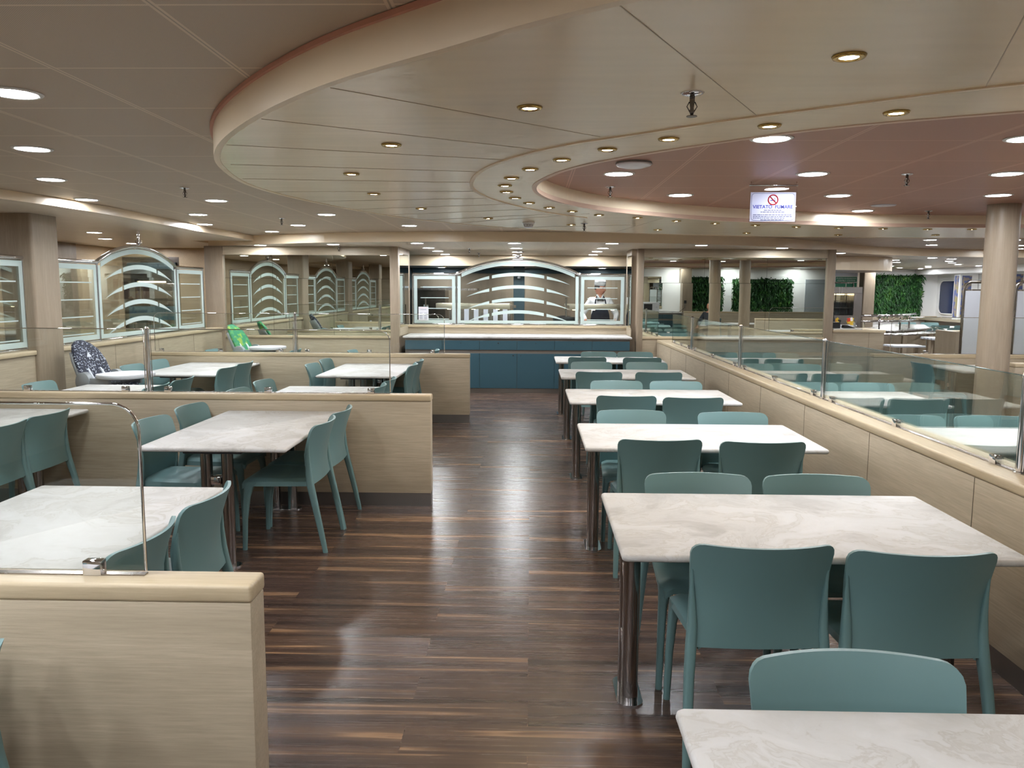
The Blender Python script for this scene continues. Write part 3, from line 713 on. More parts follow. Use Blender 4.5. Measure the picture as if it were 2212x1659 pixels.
def glass_screen(label, a, b, fixed, axis, z0, z1, clamps, rounded, group):
    """pane standing on a partition cap between a and b along the axis"""
    t = thing('glass_screen', label, 'glass screen', ((a+b)/2, fixed, z0) if axis == 0 else (fixed, (a+b)/2, z0), 0, group)
    poly = rrect(a, b, z0+.012, z1, .075, 8, (0, 0, rounded[1], rounded[0]))
    f = (lambda u, v, w: (u, fixed-.005+w, v)) if axis == 0 else (lambda u, v, w: (fixed-.005+w, u, v))
    obj('pane', prism(BM(), poly, f, .01), GLASS, t)
    path = [poly[-1]]+poly[:-1]
    bm = tube(BM(), [(u, fixed, v) if axis == 0 else (fixed, u, v) for u, v in path], .0042 if axis == 0 else .0026, 6)
    obj('polished_edge', bm, CHROME if axis == 0 else EDGE, t, smooth=True)
    for c in clamps:
        x, y = (c, fixed) if axis == 0 else (fixed, c)
        obj('clamp', clampm(BM(), x, y, z0, axis), CHROME, t, smooth=30)
    bm = BM()
    if axis == 0: box(bm, a, b, fixed-.012, fixed+.012, z0, z0+.004)
    else: box(bm, fixed-.012, fixed+.012, a, b, z0, z0+.004)
    obj('base_strip', bm, STEEL, t)
    return t
def glass_post(label, x, y, z0, z1, group):
    t = thing('glass_post', label, 'post', (x, y, z0), 0, group)
    obj('tube', tube(BM(), [(x, y, z0+.006), (x, y, z1-.02)], .017, 16), CHROME, t, smooth=40)
    obj('cap', lathe(BM(), [(.018, -.022), (.019, -.008), (.012, 0), (0, .002)], (x, y, z1), 16), CHROME, t, smooth=True)
    obj('flange', lathe(BM(), [(.028, 0), (.028, .006), (.018, .008)], (x, y, z0), 18), CHROME, t, smooth=40)
ZP = .855
for i, (y, nm) in enumerate(((2.04, 'nearest'), (5.91, 'second'), (9.73, 'third'))):
    low_partition('low oak partition left of the aisle, %s from the camera' % nm, -4.72, -.745, y, y+.115, ZP, 0, group='low partitions left of the aisle')
    yg = y+.075
    glass_screen('clear glass pane on the %s left partition, aisle side, with one rounded corner' % nm, -2.89, -1.065, yg, 0, ZP, 1.335, (-1.21, -2.0, -2.77), (0, 1), 'glass panes left of the aisle')
    glass_screen('clear glass pane on the %s left partition, on the screen side of its post' % nm, -4.68, -2.945, yg, 0, ZP, 1.335, (-3.1, -3.86, -4.6), (1, 0), 'glass panes left of the aisle')
    glass_post('chrome post between the two glass panes of the %s left partition' % nm, -2.917, yg, ZP, 1.35, 'chrome posts left of the aisle')
low_partition('long low oak partition running along the right-hand tables', 2.035, 2.275, -1.5, YM-.03, ZP, 1, [.2+1.14*k for k in range(12)])
ps = [1.1, 3.5, 5.9, 8.27, 10.75]
for k, y in enumerate(ps): glass_post('chrome glass post on the long right partition, %s from the camera' % ORD[k], 2.165, y, ZP, 1.30, 'chrome posts on the long partition')
es = [-1.3]+ps+[12.25]
for k in range(len(es)-1):
    a, b = es[k]+.03, es[k+1]-.03
    glass_screen('clear glass pane on the long right partition, %s from the camera' % ORD[k], a, b, 2.165, 1, ZP, 1.285, (a+.16, (a+b)/2, b-.16), (0, 0), 'glass panes on the long partition')
# ------------------------------------------------------------------ framed glass screens with etched pattern
def arc_z(u, u0, u1, zs, rise):
    c = (u0+u1)/2; h = (u1-u0)/2; R = (h*h+rise*rise)/(2*rise)
    return zs+rise-R+math.sqrt(max(R*R-(u-c)**2, 0))
def screen(label, w, s1, s2, z0, zs, rise, zc, finial, group):
    """local: u along +X from 0..w, faces -Y; z absolute"""
    t = thing('framed_glass_screen', label, 'glass screen', (0, 0, 0), 0, group)
    K = dict(world=False); n = 24
    arc = [(s1+(s2-s1)*k/n, arc_z(s1+(s2-s1)*k/n, s1, s2, zs, rise)) for k in range(n+1)]
    bm = BM()
    tube(bm, [(0, 0, zs), (s1, 0, zs)], .021, 12); tube(bm, [(s2, 0, zs), (w, 0, zs)], .021, 12); tube(bm, [(u, 0, z) for u, z in arc], .024, 12)
    for u in (0, s1, s2, w): tube(bm, [(u, 0, z0), (u, 0, zs)], .014, 10)
    tube(bm, [(0, 0, z0+.012), (w, 0, z0+.012)], .012, 10)
    obj('frame', bm, CHROME, t, smooth=40, **K)
    f = lambda y: (lambda u, v, q: (u, y+q, v))
    lo = z0+.03
    panes = [rrect(.02, s1-.02, lo, zs-.03, .004, 1), [(s2-.02, lo)]+[(u, z-.03) for u, z in arc[::-1] if s1+.02 <= u <= s2-.02]+[(s1+.02, lo)], rrect(s2+.02, w-.02, lo, zs-.03, .004, 1)]
    for i, p in enumerate(panes):
        g = obj('pane', prism(BM(), p, f(-.004), .008), GLASS, t, **K)
        bm = BM(); fy = f(-.0065)
        if i != 1:
            a, b = (.02, s1-.02) if i == 0 else (s2+.02, w-.02); bw = .055
            for q in ((a, a+bw, lo, zs-.03), (b-bw, b, lo, zs-.03), (a+bw, b-bw, lo, lo+bw), (a+bw, b-bw, zs-.03-bw, zs-.03)): box(bm, q[0], q[1], -.0065, -.0045, q[2], q[3])
            H = zs-.03-lo
            for k in range(4): zz = lo+H*(.08+.225*k); zz += .0; box(bm, a+.11, b-.11, -.0065, -.0045, zz, zz+.013)
        else:
            a, b = s1+.02, s2-.02; bw = .05
            box(bm, a, a+bw, -.0065, -.0045, lo, arc_z(a+bw*.4, s1, s2, zs, rise)-.05); box(bm, b-bw, b, -.0065, -.0045, lo, arc_z(b-bw*.4, s1, s2, zs, rise)-.05); box(bm, a+bw, b-bw, -.0065, -.0045, lo, lo+bw)
            ar = [(u, z-.03) for u, z in arc if a <= u <= b]
            prism(bm, ar+[(u, z-.06) for u, z in ar[::-1]], fy, .002)
            c = (a+b)/2; hw = (b-a)/2-.14; gap = .045; ic = hw*.5
            H = zs+rise-.1-lo
            for k in range(4):
                zb = lo+H*(.13+.215*k); R = 2.3*hw
                def bend(x): return -(R-math.sqrt(R*R-x*x))
                xs = [-ic+2*ic*q/10 for q in range(11)]
                prism(bm, [(c+x, zb+.1+bend(x)) for x in xs]+[(c+x, zb+.1-.056+bend(x)*.9) for x in xs[::-1]], fy, .002)
                for s in (-1, 1):
                    xs = [ic+gap+(hw-ic-gap)*q/6 for q in range(7)]
                    prism(bm, [(c+s*x, zb+.1+bend(x)) for x in xs]+[(c+s*x, zb+.1+bend(x)-.052*(1-q/6)) for q, x in list(enumerate(xs))[::-1][1:]], fy, .002)
        obj('etching', bm, FROST, g, **K)
    c = (s1+s2)/2
    if finial:
        bm = BM(); tube(bm, [(c, 0, zs+rise), (c, 0, zc)], .018, 12); lathe(bm, [(.02, 0), (.045, .02), (.045, .05), (.02, .06)], (c, 0, zs+rise+.03), 20)
        obj('ceiling_post', bm, CHROME, t, smooth=40, **K)
    return t
t = screen('wide framed glass screen with a shallow arch over the petrol sideboard', 3.585, .74, 2.82, 1.04, 1.895, .25, ZF, True, None)
t.matrix_basis = Matrix.Translation((-2.0, 13.53, 0))
WS = 3.86
t1 = screen('arched glass screen on the left knee wall between the oak column and the mirror wall', WS, .90, 2.95, 1.025, 1.93, .225, ZS, True, 'arched screens along the left wall')
t1.matrix_basis = Matrix.Translation((XL-.07, 8.18, 0)) @ Matrix.Rotation(PI/2, 4, 'Z')
for y, lb in ((3.89, 'arched glass screen on the left wall, cut by the photo edge beside the oak column'), (-.40, 'arched glass screen on the left knee wall behind the camera')):
    dup(t1, (XL-.07, y, 0), PI/2, lb, 'arched screens along the left wall')
o = obj('menu_sheet', box(BM(), -1.905, -1.735, 13.512, 13.514, 1.115, 1.345), PAPER); tag(o, 'white printed menu sheet taped inside the left pane of the hatch screen', 'paper')
word_lines('print_line', GREYI, o, -1.87, -1.77, 13.511, 1.30, .006, 3, .0006)
word_lines('print_line', PINK, o, -1.88, -1.76, 13.511, 1.325, .008, 9, .0006)
for k in range(6): word_lines('print_line', GREYI, o, -1.885, -1.84, 13.511, 1.235-.019*k, .006, k, .0006); word_lines('print_line', GREYI, o, -1.805, -1.76, 13.511, 1.235-.019*k, .006, k+20, .0006)
# ------------------------------------------------------------------ petrol sideboard in the niche
def sideboard(label, x0, x1, yf, yb, nd, loc, rz):
    t = thing('sideboard', label, 'sideboard'); K = dict(world=False)
    obj('carcass', box(BM(), x0, x1, yf+.02, yb, .07, .87), CARC, t, **K)
    obj('worktop', box(BM(), x0-.03, x1+.03, yf-.03, yb, .872, .902, .005), MARBLE, t, smooth=30, **K)
    obj('kick_plate', box(BM(), x0+.01, x1-.01, yf+.015, yb, 0, .07), KICK, t, **K)
    dw = (x1-x0)/nd
    for k in range(nd):
        a, b = x0+k*dw, x0+(k+1)*dw
        d = obj('drawer', box(BM(), a+.002, b-.002, yf, yf+.02, .688, .835, .002), DTEAL, t, **K)
        obj('lock', tube(BM(), [((a+b)/2, yf+.001, .795), ((a+b)/2, yf-.003, .795)], .011, 14), BLACK if k == 2 else DTEALP, d, **K)
        d = obj('door', box(BM(), a+.002, b-.002, yf, yf+.02, .075, .632, .002), DTEAL, t, **K)
        lx = b-.06 if k % 2 == 0 else a+.06
        obj('lock', tube(BM(), [(lx, yf+.001, .60), (lx, yf-.003, .60)], .011, 14), BLACK if k == 2 else DTEALP, d, **K)
    t.matrix_basis = Matrix.Translation(loc) @ Matrix.Rotation(rz, 4, 'Z'); return t
sideboard('petrol blue sideboard with six drawers and doors under a white marble top', -2.0, 1.57, 12.62, 13.44, 6, (0, 0, 0), 0)
# ------------------------------------------------------------------ galley behind the hatch
t = thing('serving_counter', 'stainless serving counter behind the glass screen of the hatch', 'counter', (-.2, 14.2, 0))
obj('body', box(BM(), -2.5, 2.4, 13.75, 14.7, 0, .96), STEEL, t); obj('worktop', box(BM(), -2.52, 2.42, 13.72, 14.73, .96, 1.0, .006), STEEL, t)
def gantry(label, x0, x1, posts):
    t = thing('heat_lamp_gantry', label, 'heat lamp', ((x0+x1)/2, 14.25, 1.0), 0, 'heat lamp gantries')
    obj('hood', box(BM(), x0, x1, 14.1, 14.4, 1.295, 1.395, .006), HOOD, t, smooth=30)
    bm = BM()
    for k in range(3): xx = x0+(k+.5)*(x1-x0)/3; lathe(bm, [(.03, -.012), (.03, 0)], (xx, 14.25, 1.297), 14)
    obj('lamp', bm, WARM, t)
    for p in posts: obj('post', tube(BM(), [(p, 14.08, 1.0), (p, 14.08, 1.50)], .014, 10), STEEL, t, smooth=40)
    bm = BM()
    for p in posts: box(bm, p-.03, p+.05, 14.07, 14.1, 1.32, 1.37)
    obj('bracket', bm, CHROME, t)
gantry('stainless heat lamp gantry on the left of the serving counter', -1.68, -.37, (-1.86, -.31))
gantry('stainless heat lamp gantry on the right of the serving counter in front of the cook', .6, 1.62, (.62,))
t = thing('hot_cabinet', 'dark stainless cabinet with pale door strips behind the left heat lamps', 'cabinet', (-.95, 15.9, 0))
obj('body', box(BM(), -1.6, -.4, 15.7, 16.3, 0, 1.33), STEEL, t)
for k in range(6): x = -1.5+k*.19; obj('door_strip', box(BM(), x, x+.09, 15.68, 15.7, .9, 1.3), LGREY, t)
t = thing('shelf_unit', 'tall dark galley shelving at the left end of the hatch', 'shelves', (-2.1, 16.6, 0))
obj('body', box(BM(), -2.6, -1.75, 16.3, 17.0, 0, 1.62), DSTEEL, t); obj('top_shelf', box(BM(), -2.62, -1.1, 16.2, 17.0, 1.62, 1.66), STEEL, t)
obj('tray', box(BM(), -2.2, -1.5, 16.25, 16.8, 1.66, 1.70, .01), LGREY, t)
t = thing('food_tray', 'steel food tray of green salad on the serving counter', 'tray', (-.9, 13.95, 1.0))
obj('pan', box(BM(), -1.25, -.5, 13.8, 14.05, 1.0, 1.045, .008), STEEL, t)
bm = BM()
for k in range(46):
    p = (random.uniform(-1.15, -.55), random.uniform(13.82, 14.03), 1.05+random.uniform(0, .012)); r = random.uniform(.014, .03)
    bmesh.ops.create_icosphere(bm, subdivisions=1, radius=r, matrix=Matrix.Translation(p) @ Matrix.Diagonal((1, 1, .5, 1)))
o = obj('salad', bm, FOODG, t); o['kind'] = 'stuff'
for x0, x1, lb in ((-1.72, -1.42, 'small white dish at the left end of the serving counter'), (-.02, .27, 'white plate stack right of the petrol column on the serving counter'), (.75, 1.0, 'white dish beside the black pan on the counter'), (.98, 1.16, 'left white plate before the cook'), (1.3, 1.48, 'right white plate before the cook')):
    o = obj('dish', lathe(BM(), [(.0, .006), (.6, .012), (.95, .05), (1, .055), (.9, .03), (.55, 0)], ((x0+x1)/2, 13.9, 1.0), 24, 1, 1) if False else lathe(BM(), [(r*(x1-x0)/2, z) for r, z in ((0, .008), (.6, .012), (.95, .05), (1, .055), (.92, .035), (.55, 0))], ((x0+x1)/2, 13.9, 1.0), 24), WHITEP, smooth=30); tag(o, lb, 'dish', 'white dishes on the counter')
t = thing('pan', 'black pan with handle on the serving counter right of the petrol column', 'pan', (.62, 14.2, 1.0))
obj('body', lathe(BM(), [(.0, 0), (.17, .0), (.2, .03), (.21, .14), (.19, .17), (.05, .19), (0, .19)], (.6, 14.15, 1.0), 24, 1, .8), BLACK, t, smooth=40)
obj('handle', tube(BM(), [(.78, 14.05, 1.13), (.86, 14.0, 1.12), (.92, 13.97, 1.06)], .016, 8), BLACK, t, smooth=True)
t = thing('tap', 'curved chrome tap on the left of the serving counter', 'tap', (-1.72, 14.3, 1.0))
obj('spout', tube(BM(), [(-1.66, 14.3, 1.0), (-1.66, 14.3, 1.14), (-1.7, 14.3, 1.19), (-1.76, 14.3, 1.2), (-1.83, 14.3, 1.17)], .012, 8), CHROME, t, smooth=True)
obj('base', lathe(BM(), [(.03, 0), (.03, .015), (.014, .02)], (-1.66, 14.3, 1.0), 14), CHROME, t)
o = obj('camera_dome', lathe(BM(), [(.03, 0), (.035, .02), (.02, .045), (0, .05)], (-.24, 15.97, 1.86), 16), WHITEP, smooth=True); tag(o, 'small white fitting on the petrol galley column', 'fitting')
# ------------------------------------------------------------------ people
def skin_body(name, joints, bones, m, parent, sub=2, flat=1.):
    """joints: name -> (pos, rx, ry)"""
    me = bpy.data.meshes.new(name); nm = list(joints); me.from_pydata([joints[k][0] for k in nm], [(nm.index(a), nm.index(b)) for a, b in bones], [])
    o = bpy.data.objects.new(name, me); COL.objects.link(o)
    md = o.modifiers.new('k', 'SKIN'); md.use_smooth_shade = True
    for i, k in enumerate(nm):
        v = me.skin_vertices[0].data[i]; v.radius = (joints[k][1], joints[k][2]); v.use_root = i == 0
    s = o.modifiers.new('s', 'SUBSURF'); s.levels = s.render_levels = sub
    dg = bpy.context.evaluated_depsgraph_get(); m2 = bpy.data.meshes.new_from_object(o.evaluated_get(dg)); bpy.data.objects.remove(o)
    return objm(name, m2, m, parent, True, world=False)
def head_mesh(c, turn):
    """egg head with nose, brow, chin and ears, facing -Y before turning"""
    bm = BM(); bmesh.ops.create_uvsphere(bm, u_segments=28, v_segments=20, radius=1)
    for v in bm.verts:
        x, y, z = v.co
        w = .074*(1-.12*max(0, -z)); d = .098; h = .118
        X, Y, Z = x*w, y*d, z*h
        if z < -.2: X *= 1-.30*min(1, (-z-.2)/.8); Y *= 1-.10*(-z-.2)
        if y < 0:
            n = math.exp(-(x/.17)**2-((z+.12)/.2)**2); Y -= .042*n*(1 if z < .05 else .6)
            Y += .009*math.exp(-((abs(x)-.36)/.15)**2-((z-.06)/.10)**2)
            Y -= .006*math.exp(-(x/.6)**2-((z-.2)/.08)**2)
            Y -= .008*math.exp(-(x/.3)**2-((z+.82)/.16)**2)
            Y -= .006*math.exp(-(x/.24)**2-((z+.46)/.07)**2)
        v.co = (X, Y, Z)
    for s in (-1, 1):
        bmesh.ops.create_uvsphere(bm, u_segments=10, v_segments=8, radius=1, matrix=Matrix.Translation((s*.076, .01, -.008)) @ Matrix.Rotation(s*.4, 4, 'Z') @ Matrix.Diagonal((.009, .02, .033, 1)))
    M = Matrix.Translation(c) @ turn @ Matrix.Scale(1.08, 4)
    bmesh.ops.transform(bm, matrix=M, verts=bm.verts); return bm, M
def hand(name, M, parent, curl=.5):
    """palm with five tapering fingers; local +Y towards the fingertips, palm faces -Z"""
    J = {'w': ((0, -.03, 0), .026, .018), 'p': ((0, .03, 0), .04, .016), 'k': ((0, .075, -.004), .042, .014)}; B = [('w', 'p'), ('p', 'k')]
    for i, (x, L) in enumerate(((-.03, .066), (-.010, .076), (.011, .071), (.031, .055))):
        a = 'f%d' % i; c = curl
        J[a+'a'] = ((x, .085, -.005), .0105, .010); J[a+'b'] = ((x*1.1, .085+L*.5*math.cos(c*.5), -.005-L*.5*math.sin(c*.5)), .0095, .009)
        J[a+'c'] = ((x*1.12, .085+L*.5*math.cos(c*.5)+L*.5*math.cos(c*1.5), -.005-L*.5*math.sin(c*.5)-L*.5*math.sin(c*1.5)), .007, .007)
        B += [('k', a+'a'), (a+'a', a+'b'), (a+'b', a+'c')]
    J['ta'] = ((-.042, .02, -.008), .014, .012); J['tb'] = ((-.062, .05, -.02), .011, .010); J['tc'] = ((-.066, .08, -.03), .008, .008); B += [('p', 'ta'), ('ta', 'tb'), ('tb', 'tc')]
    o = skin_body(name, {k: (M @ Vector(v[0]), v[1], v[2]) for k, v in J.items()}, B, SKIN, parent, 1); return o
def person(label, loc, rz, seated, top, hat, apron):
    t = thing('person', label, 'person', loc, rz); K = dict(world=False)
    hz = .94 if not seated else .52
    lean = .0 if not seated else -.10
    sh = hz+.46; nk = hz+.545; hd = hz+.672
    V = lambda *a: Vector(a)
    L = {}
    for s, n in ((-1, 'l'), (1, 'r')):
        L['hip'+n] = (V(s*.095, 0, hz-.04), .095, .1)
        if seated: L['kn'+n] = (V(s*.11, -.44, hz-.03), .065, .07); L['an'+n] = (V(s*.11, -.42, .09), .042, .045); L['to'+n] = (V(s*.12, -.58, .04), .04, .035)
        else: L['kn'+n] = (V(s*.1, -.01, .5), .06, .065); L['an'+n] = (V(s*.1, .02, .09), .042, .045); L['to'+n] = (V(s*.12, -.14, .04), .04, .035)
    el = {-1: V(-.33, -.02+lean, hz+.20), 1: V(.32, -.04+lean, hz+.2)}; wr = {-1: V(-.27, -.27+lean, hz+.09), 1: V(.27, -.27+lean, hz+.09)}
    J = {'pel': (V(0, 0, hz), .14, .11), 'wst': (V(0, -.02+lean*.3, hz+.16), .15, .115), 'chs': (V(0, -.02+lean*.8, hz+.33), .165, .12), 'upc': (V(0, -.01+lean, hz+.44), .13, .09), 'nk': (V(0, -.005+lean, nk-.01), .056, .056), 'hb': (V(0, -.015+lean, nk+.06), .052, .055)}
    B = [('pel', 'wst'), ('wst', 'chs'), ('chs', 'upc'), ('upc', 'nk'), ('nk', 'hb')]
    for s, n in ((-1, 'l'), (1, 'r')):
        J['sh'+n] = (V(s*.165, -.005+lean, sh+.005), .062, .062); J['el'+n] = (el[s], .042, .042); J['wr'+n] = (wr[s], .029, .026)
        B += [('upc', 'sh'+n), ('sh'+n, 'el'+n), ('el'+n, 'wr'+n)]
        J.update({k: L[k] for k in ('hip'+n, 'kn'+n, 'an'+n, 'to'+n)}); B += [('pel', 'hip'+n), ('hip'+n, 'kn'+n), ('kn'+n, 'an'+n), ('an'+n, 'to'+n)]
    skin_body('body', J, B, SKIN, t)
    bm, M = head_mesh(V(0, -.02+lean, hd+.015), Matrix.Rotation(math.radians(48 if not seated else 10), 4, 'Z') @ Matrix.Rotation(.1, 4, 'X'))
    h = obj('head', bm, SKIN, t, smooth=True, **K)
    def onhead(nm, bm, m): bmesh.ops.transform(bm, matrix=M, verts=bm.verts); return obj(nm, bm, m, h, smooth=True, **K)
    bm = BM()
    for s in (-1, 1): bmesh.ops.create_uvsphere(bm, u_segments=10, v_segments=8, radius=.0095, matrix=Matrix.Translation((s*.027, -.082, .008)))
    onhead('eyes', bm, BLACK)
    bm = BM()
    for s in (-1, 1): tube(bm, [(s*.012, -.098, .026), (s*.03, -.095, .032), (s*.045, -.083, .027)], .004, 6)
    onhead('eyebrows', bm, HAIR)
    onhead('mouth', tube(BM(), [(-.024, -.087, -.052), (-.01, -.096, -.055), (.01, -.096, -.055), (.024, -.087, -.052)], [.003, .0065, .0065, .003], 8), LIP)
    bm = BM(); bmesh.ops.create_uvsphere(bm, u_segments=24, v_segments=16, radius=1)
    for v in bm.verts: v.co = (v.co.x*.079, v.co.y*.101+.008, v.co.z*.122+.006)
    bmesh.ops.delete(bm, geom=[v for v in bm.verts if (v.co.y < -.045 and v.co.z < .075) or (v.co.z < -.035) or (v.co.y < .0 and v.co.z < -.0)], context='VERTS')
    onhead('hair', bm, HAIR)
    # clothes follow the same skeleton a little larger
    g = lambda k, e: (J[k][0], J[k][1]+e, J[k][2]+e)
    S = {'a': (V(0, 0, hz-.06), .158, .125)}; S.update({k: g(k, .017) for k in ('wst', 'chs', 'upc')}); S['upc'] = g('upc', .034); S['nk'] = (J['nk'][0]-V(0, 0, .035), .066, .064)
    SB = [('a', 'wst'), ('wst', 'chs'), ('chs', 'upc'), ('upc', 'nk')]
    for n in 'lr':
        S['sh'+n] = g('sh'+n, .014); S['el'+n] = g('el'+n, .02); w = J['wr'+n][0]; e = J['el'+n][0]; S['wr'+n] = (w+(e-w)*.1, .045, .043); SB += [('upc', 'sh'+n), ('sh'+n, 'el'+n), ('el'+n, 'wr'+n)]
    skin_body('shirt', S, SB, top, t)
    P = {'pel': (V(0, 0, hz-.02), .15, .118)}; PB = []
    for n in 'lr':
        P['hip'+n] = g('hip'+n, .012); P['kn'+n] = g('kn'+n, .02); P['an'+n] = (J['an'+n][0]+V(0, 0, .03), .06, .06); PB += [('pel', 'hip'+n), ('hip'+n, 'kn'+n), ('kn'+n, 'an'+n)]
    skin_body('trousers', P, PB, NAVY, t)
    for s in (-1, 1):
        d = (wr[s]-el[s]).normalized(); x = Vector((s*-1 if False else 1, 0, 0)); yv = (d+Vector((0, -.6, -.35))).normalized(); x = (x-yv*x.dot(yv)).normalized(); z = x.cross(yv)
        mm = Matrix((( x.x*-s if False else x.x, yv.x, z.x, wr[s].x), (x.y, yv.y, z.y, wr[s].y), (x.z, yv.z, z.z, wr[s].z), (0, 0, 0, 1))) @ Matrix.Diagonal((s, 1, 1, 1)) @ Matrix.Translation((0, .025, 0))
        hand('hand', mm, t, .7)
    if apron:
        yf = -.192
        def bib(u): return 0
        prof = [(-.06, .19, .02), (.08, .185, .0), (.22, .165, -.012), (.33, .125, -.012), (.40, .105, -.004)]
        secs = []
        for z, w, dy in prof:
            row = []
            for k in range(9):
                x = -w+2*w*k/8; row.append((x, yf+dy+.9*x*x, hz+z))
            secs.append(row+[(p[0], p[1]+.008, p[2]) for p in row[::-1]])
        obj('apron', loft(BM(), secs), NAVY, t, smooth=40, **K)
        bm = BM()
        for s in (-1, 1): tube(bm, [(s*.098, yf+.0, hz+.395), (s*.09, -.155, hz+.47), (s*.062, -.075, hz+.545), (s*.05, .0, hz+.57)], .012, 6)
        obj('apron_strap', bm, NAVY, t, smooth=True, **K)
        obj('name_badge', box(BM(), -.075, -.035, yf-.012, yf-.008, hz+.355, hz+.367), PAPER, t, **K)
        bm = BM()
        for s in (-1, 1): loft(bm, [sect3(s*.004, hz+.495, .008), sect3(s*.045, hz+.495, .026), sect3(s*.06, hz+.495, .024)])
        box(bm, -.012, .012, -.15, -.115, hz+.485, hz+.505, .003); obj('bow_tie', bm, BLACK, t, **K)
        bm = BM()
        for s in (-1, 1): prism(bm, [(s*.0, hz+.5), (s*.055, hz+.515), (s*.075, hz+.575), (s*.045, hz+.58)], lambda u, v, w: (u, -.125+w+.55*abs(u)+.2*(v-hz-.5), v), .006)
        obj('collar', bm, CLOTHW, t, **K)
    if hat:
        bm = BM(); secs = []
        for z, a, b in ((.052, .082, .106), (.09, .085, .109), (.13, .083, .107), (.15, .066, .10), (.142, .03, .085)):
            secs.append([(a*math.cos(k*PI/14), .008+b*math.sin(k*PI/14), z+(.012*math.cos(k*PI/7) if z > .1 else 0)) for k in range(28)])
        loft(bm, secs); onhead('hat', bm, CLOTHW)
        bm = BM(); tube(bm, [(.0865*math.cos(k*PI/14), .008+.1105*math.sin(k*PI/14), .098+.02*abs(math.sin(k*PI/14))) for k in range(28)], .0018, 5, closed=True); onhead('hat_piping', bm, NAVY)
    return t
def sect3(x, z, h): return [(x, -.145, z-h), (x, -.145, z+h), (x, -.118, z+h), (x, -.118, z-h)]
person('man in white cook jacket, navy apron, bow tie and white cap behind the hatch', (1.29, 15.05, .04), 0, False, CLOTHW, True, True)
# ------------------------------------------------------------------ high chairs
def high_chair(label, loc, rz, fab, group):
    """faces local -Y"""
    t = thing('high_chair', label, 'high chair', loc, rz, group); K = dict(world=False)
    # padded reclined back shell
    secs = []
    for z, y, w, d in ((.56, .10, .14, .05), (.64, .13, .17, .06), (.76, .19, .185, .065), (.88, .25, .18, .06), (.98, .30, .155, .052), (1.05, .34, .11, .042), (1.09, .36, .05, .03)):
        row = []
        for k in range(20):
            a = 2*PI*k/20; x = w*math.cos(a); yy = d*math.sin(a)
            yy += -.05*(abs(x)/.18)**2
            row.append((x, y+yy, z-.35*yy))
        secs.append(row)
    b = obj('back_cushion', loft(BM(), secs), fab, t, smooth=True, **K)
    obj('back_shell', loft(BM(), [[(p[0]*1.02, p[1]+.03, p[2]-.012) for p in r] for r in secs[:5]]), GREYP, t, smooth=True, **K)
    s = obj('seat_cushion', box(BM(), -.17, .17, -.30, .12, .60, .68, .03, 3), fab, t, smooth=40, **K)
    bm = BM()
    for s in (-1, 1): tube(bm, [(s*.06, .235, .90), (s*.075, .12, .78), (s*.06, .05, .66), (s*.05, -.04, .6)], .014, 6)
    obj('harness', bm, LGREY, t, smooth=True, **K)
    for s in (-1, 1):
        obj('side_hub', tube(BM(), [(s*.17, .06, .69), (s*.215, .06, .69), (s*.225, .06, .69)], [.105, .103, .085], 24), GREYP, t, smooth=40, **K)
    bm = BM()
    secs = []
    for z, sc_ in ((.735, .86), (.745, .97), (.768, 1.0), (.782, .985), (.778, .93), (.770, .88)):
        secs.append([(.265*sc_*math.copysign(abs(math.cos(a))**.75, math.cos(a)), -.30+.24*sc_*math.copysign(abs(math.sin(a))**.75, math.sin(a)), z) for a in [2*PI*k/32 for k in range(32)]])
    obj('tray', loft(bm, secs), WHITEP, t, smooth=40, **K)
    for s in (-1, 1): obj('tray_arm', box(BM(), s*.19-.018, s*.19+.018, -.30, .06, .66, .74, .012), GREYP, t, smooth=40, **K)
    obj('footrest', box(BM(), -.13, .13, -.46, -.32, .26, .28, .01), GREYP, t, **K)
    for s in (-1, 1):
        obj('leg', tube(BM(), [(s*.21, .05, .60), (s*.24, -.12, .30), (s*.25, -.30, .025)], .016, 10), LGREY, t, smooth=True, **K)
        obj('leg', tube(BM(), [(s*.205, .07, .60), (s*.22, .2, .3), (s*.235, .33, .025)], .016, 10), LGREY, t, smooth=True, **K)
    bm = BM(); tube(bm, [(-.25, -.3, .022), (.25, -.3, .022)], .018, 10); tube(bm, [(-.235, .33, .022), (.235, .33, .022)], .018, 10)
    obj('floor_bar', bm, GREYP, t, smooth=40, **K)
    return t
t = high_chair('high chair with navy patterned cushion and grey tray near the oak column', (-4.38, 8.05, 0), math.radians(68), NAVYF, 'baby high chairs')
bm = BM(); prism(bm, [(-.03, .66), (.03, .66), (.055, .78), (.05, .90), (.0, .98), (-.05, .9), (-.055, .78)], lambda u, v, w: (u, .135+w+(v-.66)*.47-.055, v), .02); obj('belt_pad', bm, LGREY, t, world=False)
high_chair('high chair with green patterned cushion and grey tray below the left wall mirror', (-4.2, 11.85, 0), math.radians(72), GREENF, 'baby high chairs')
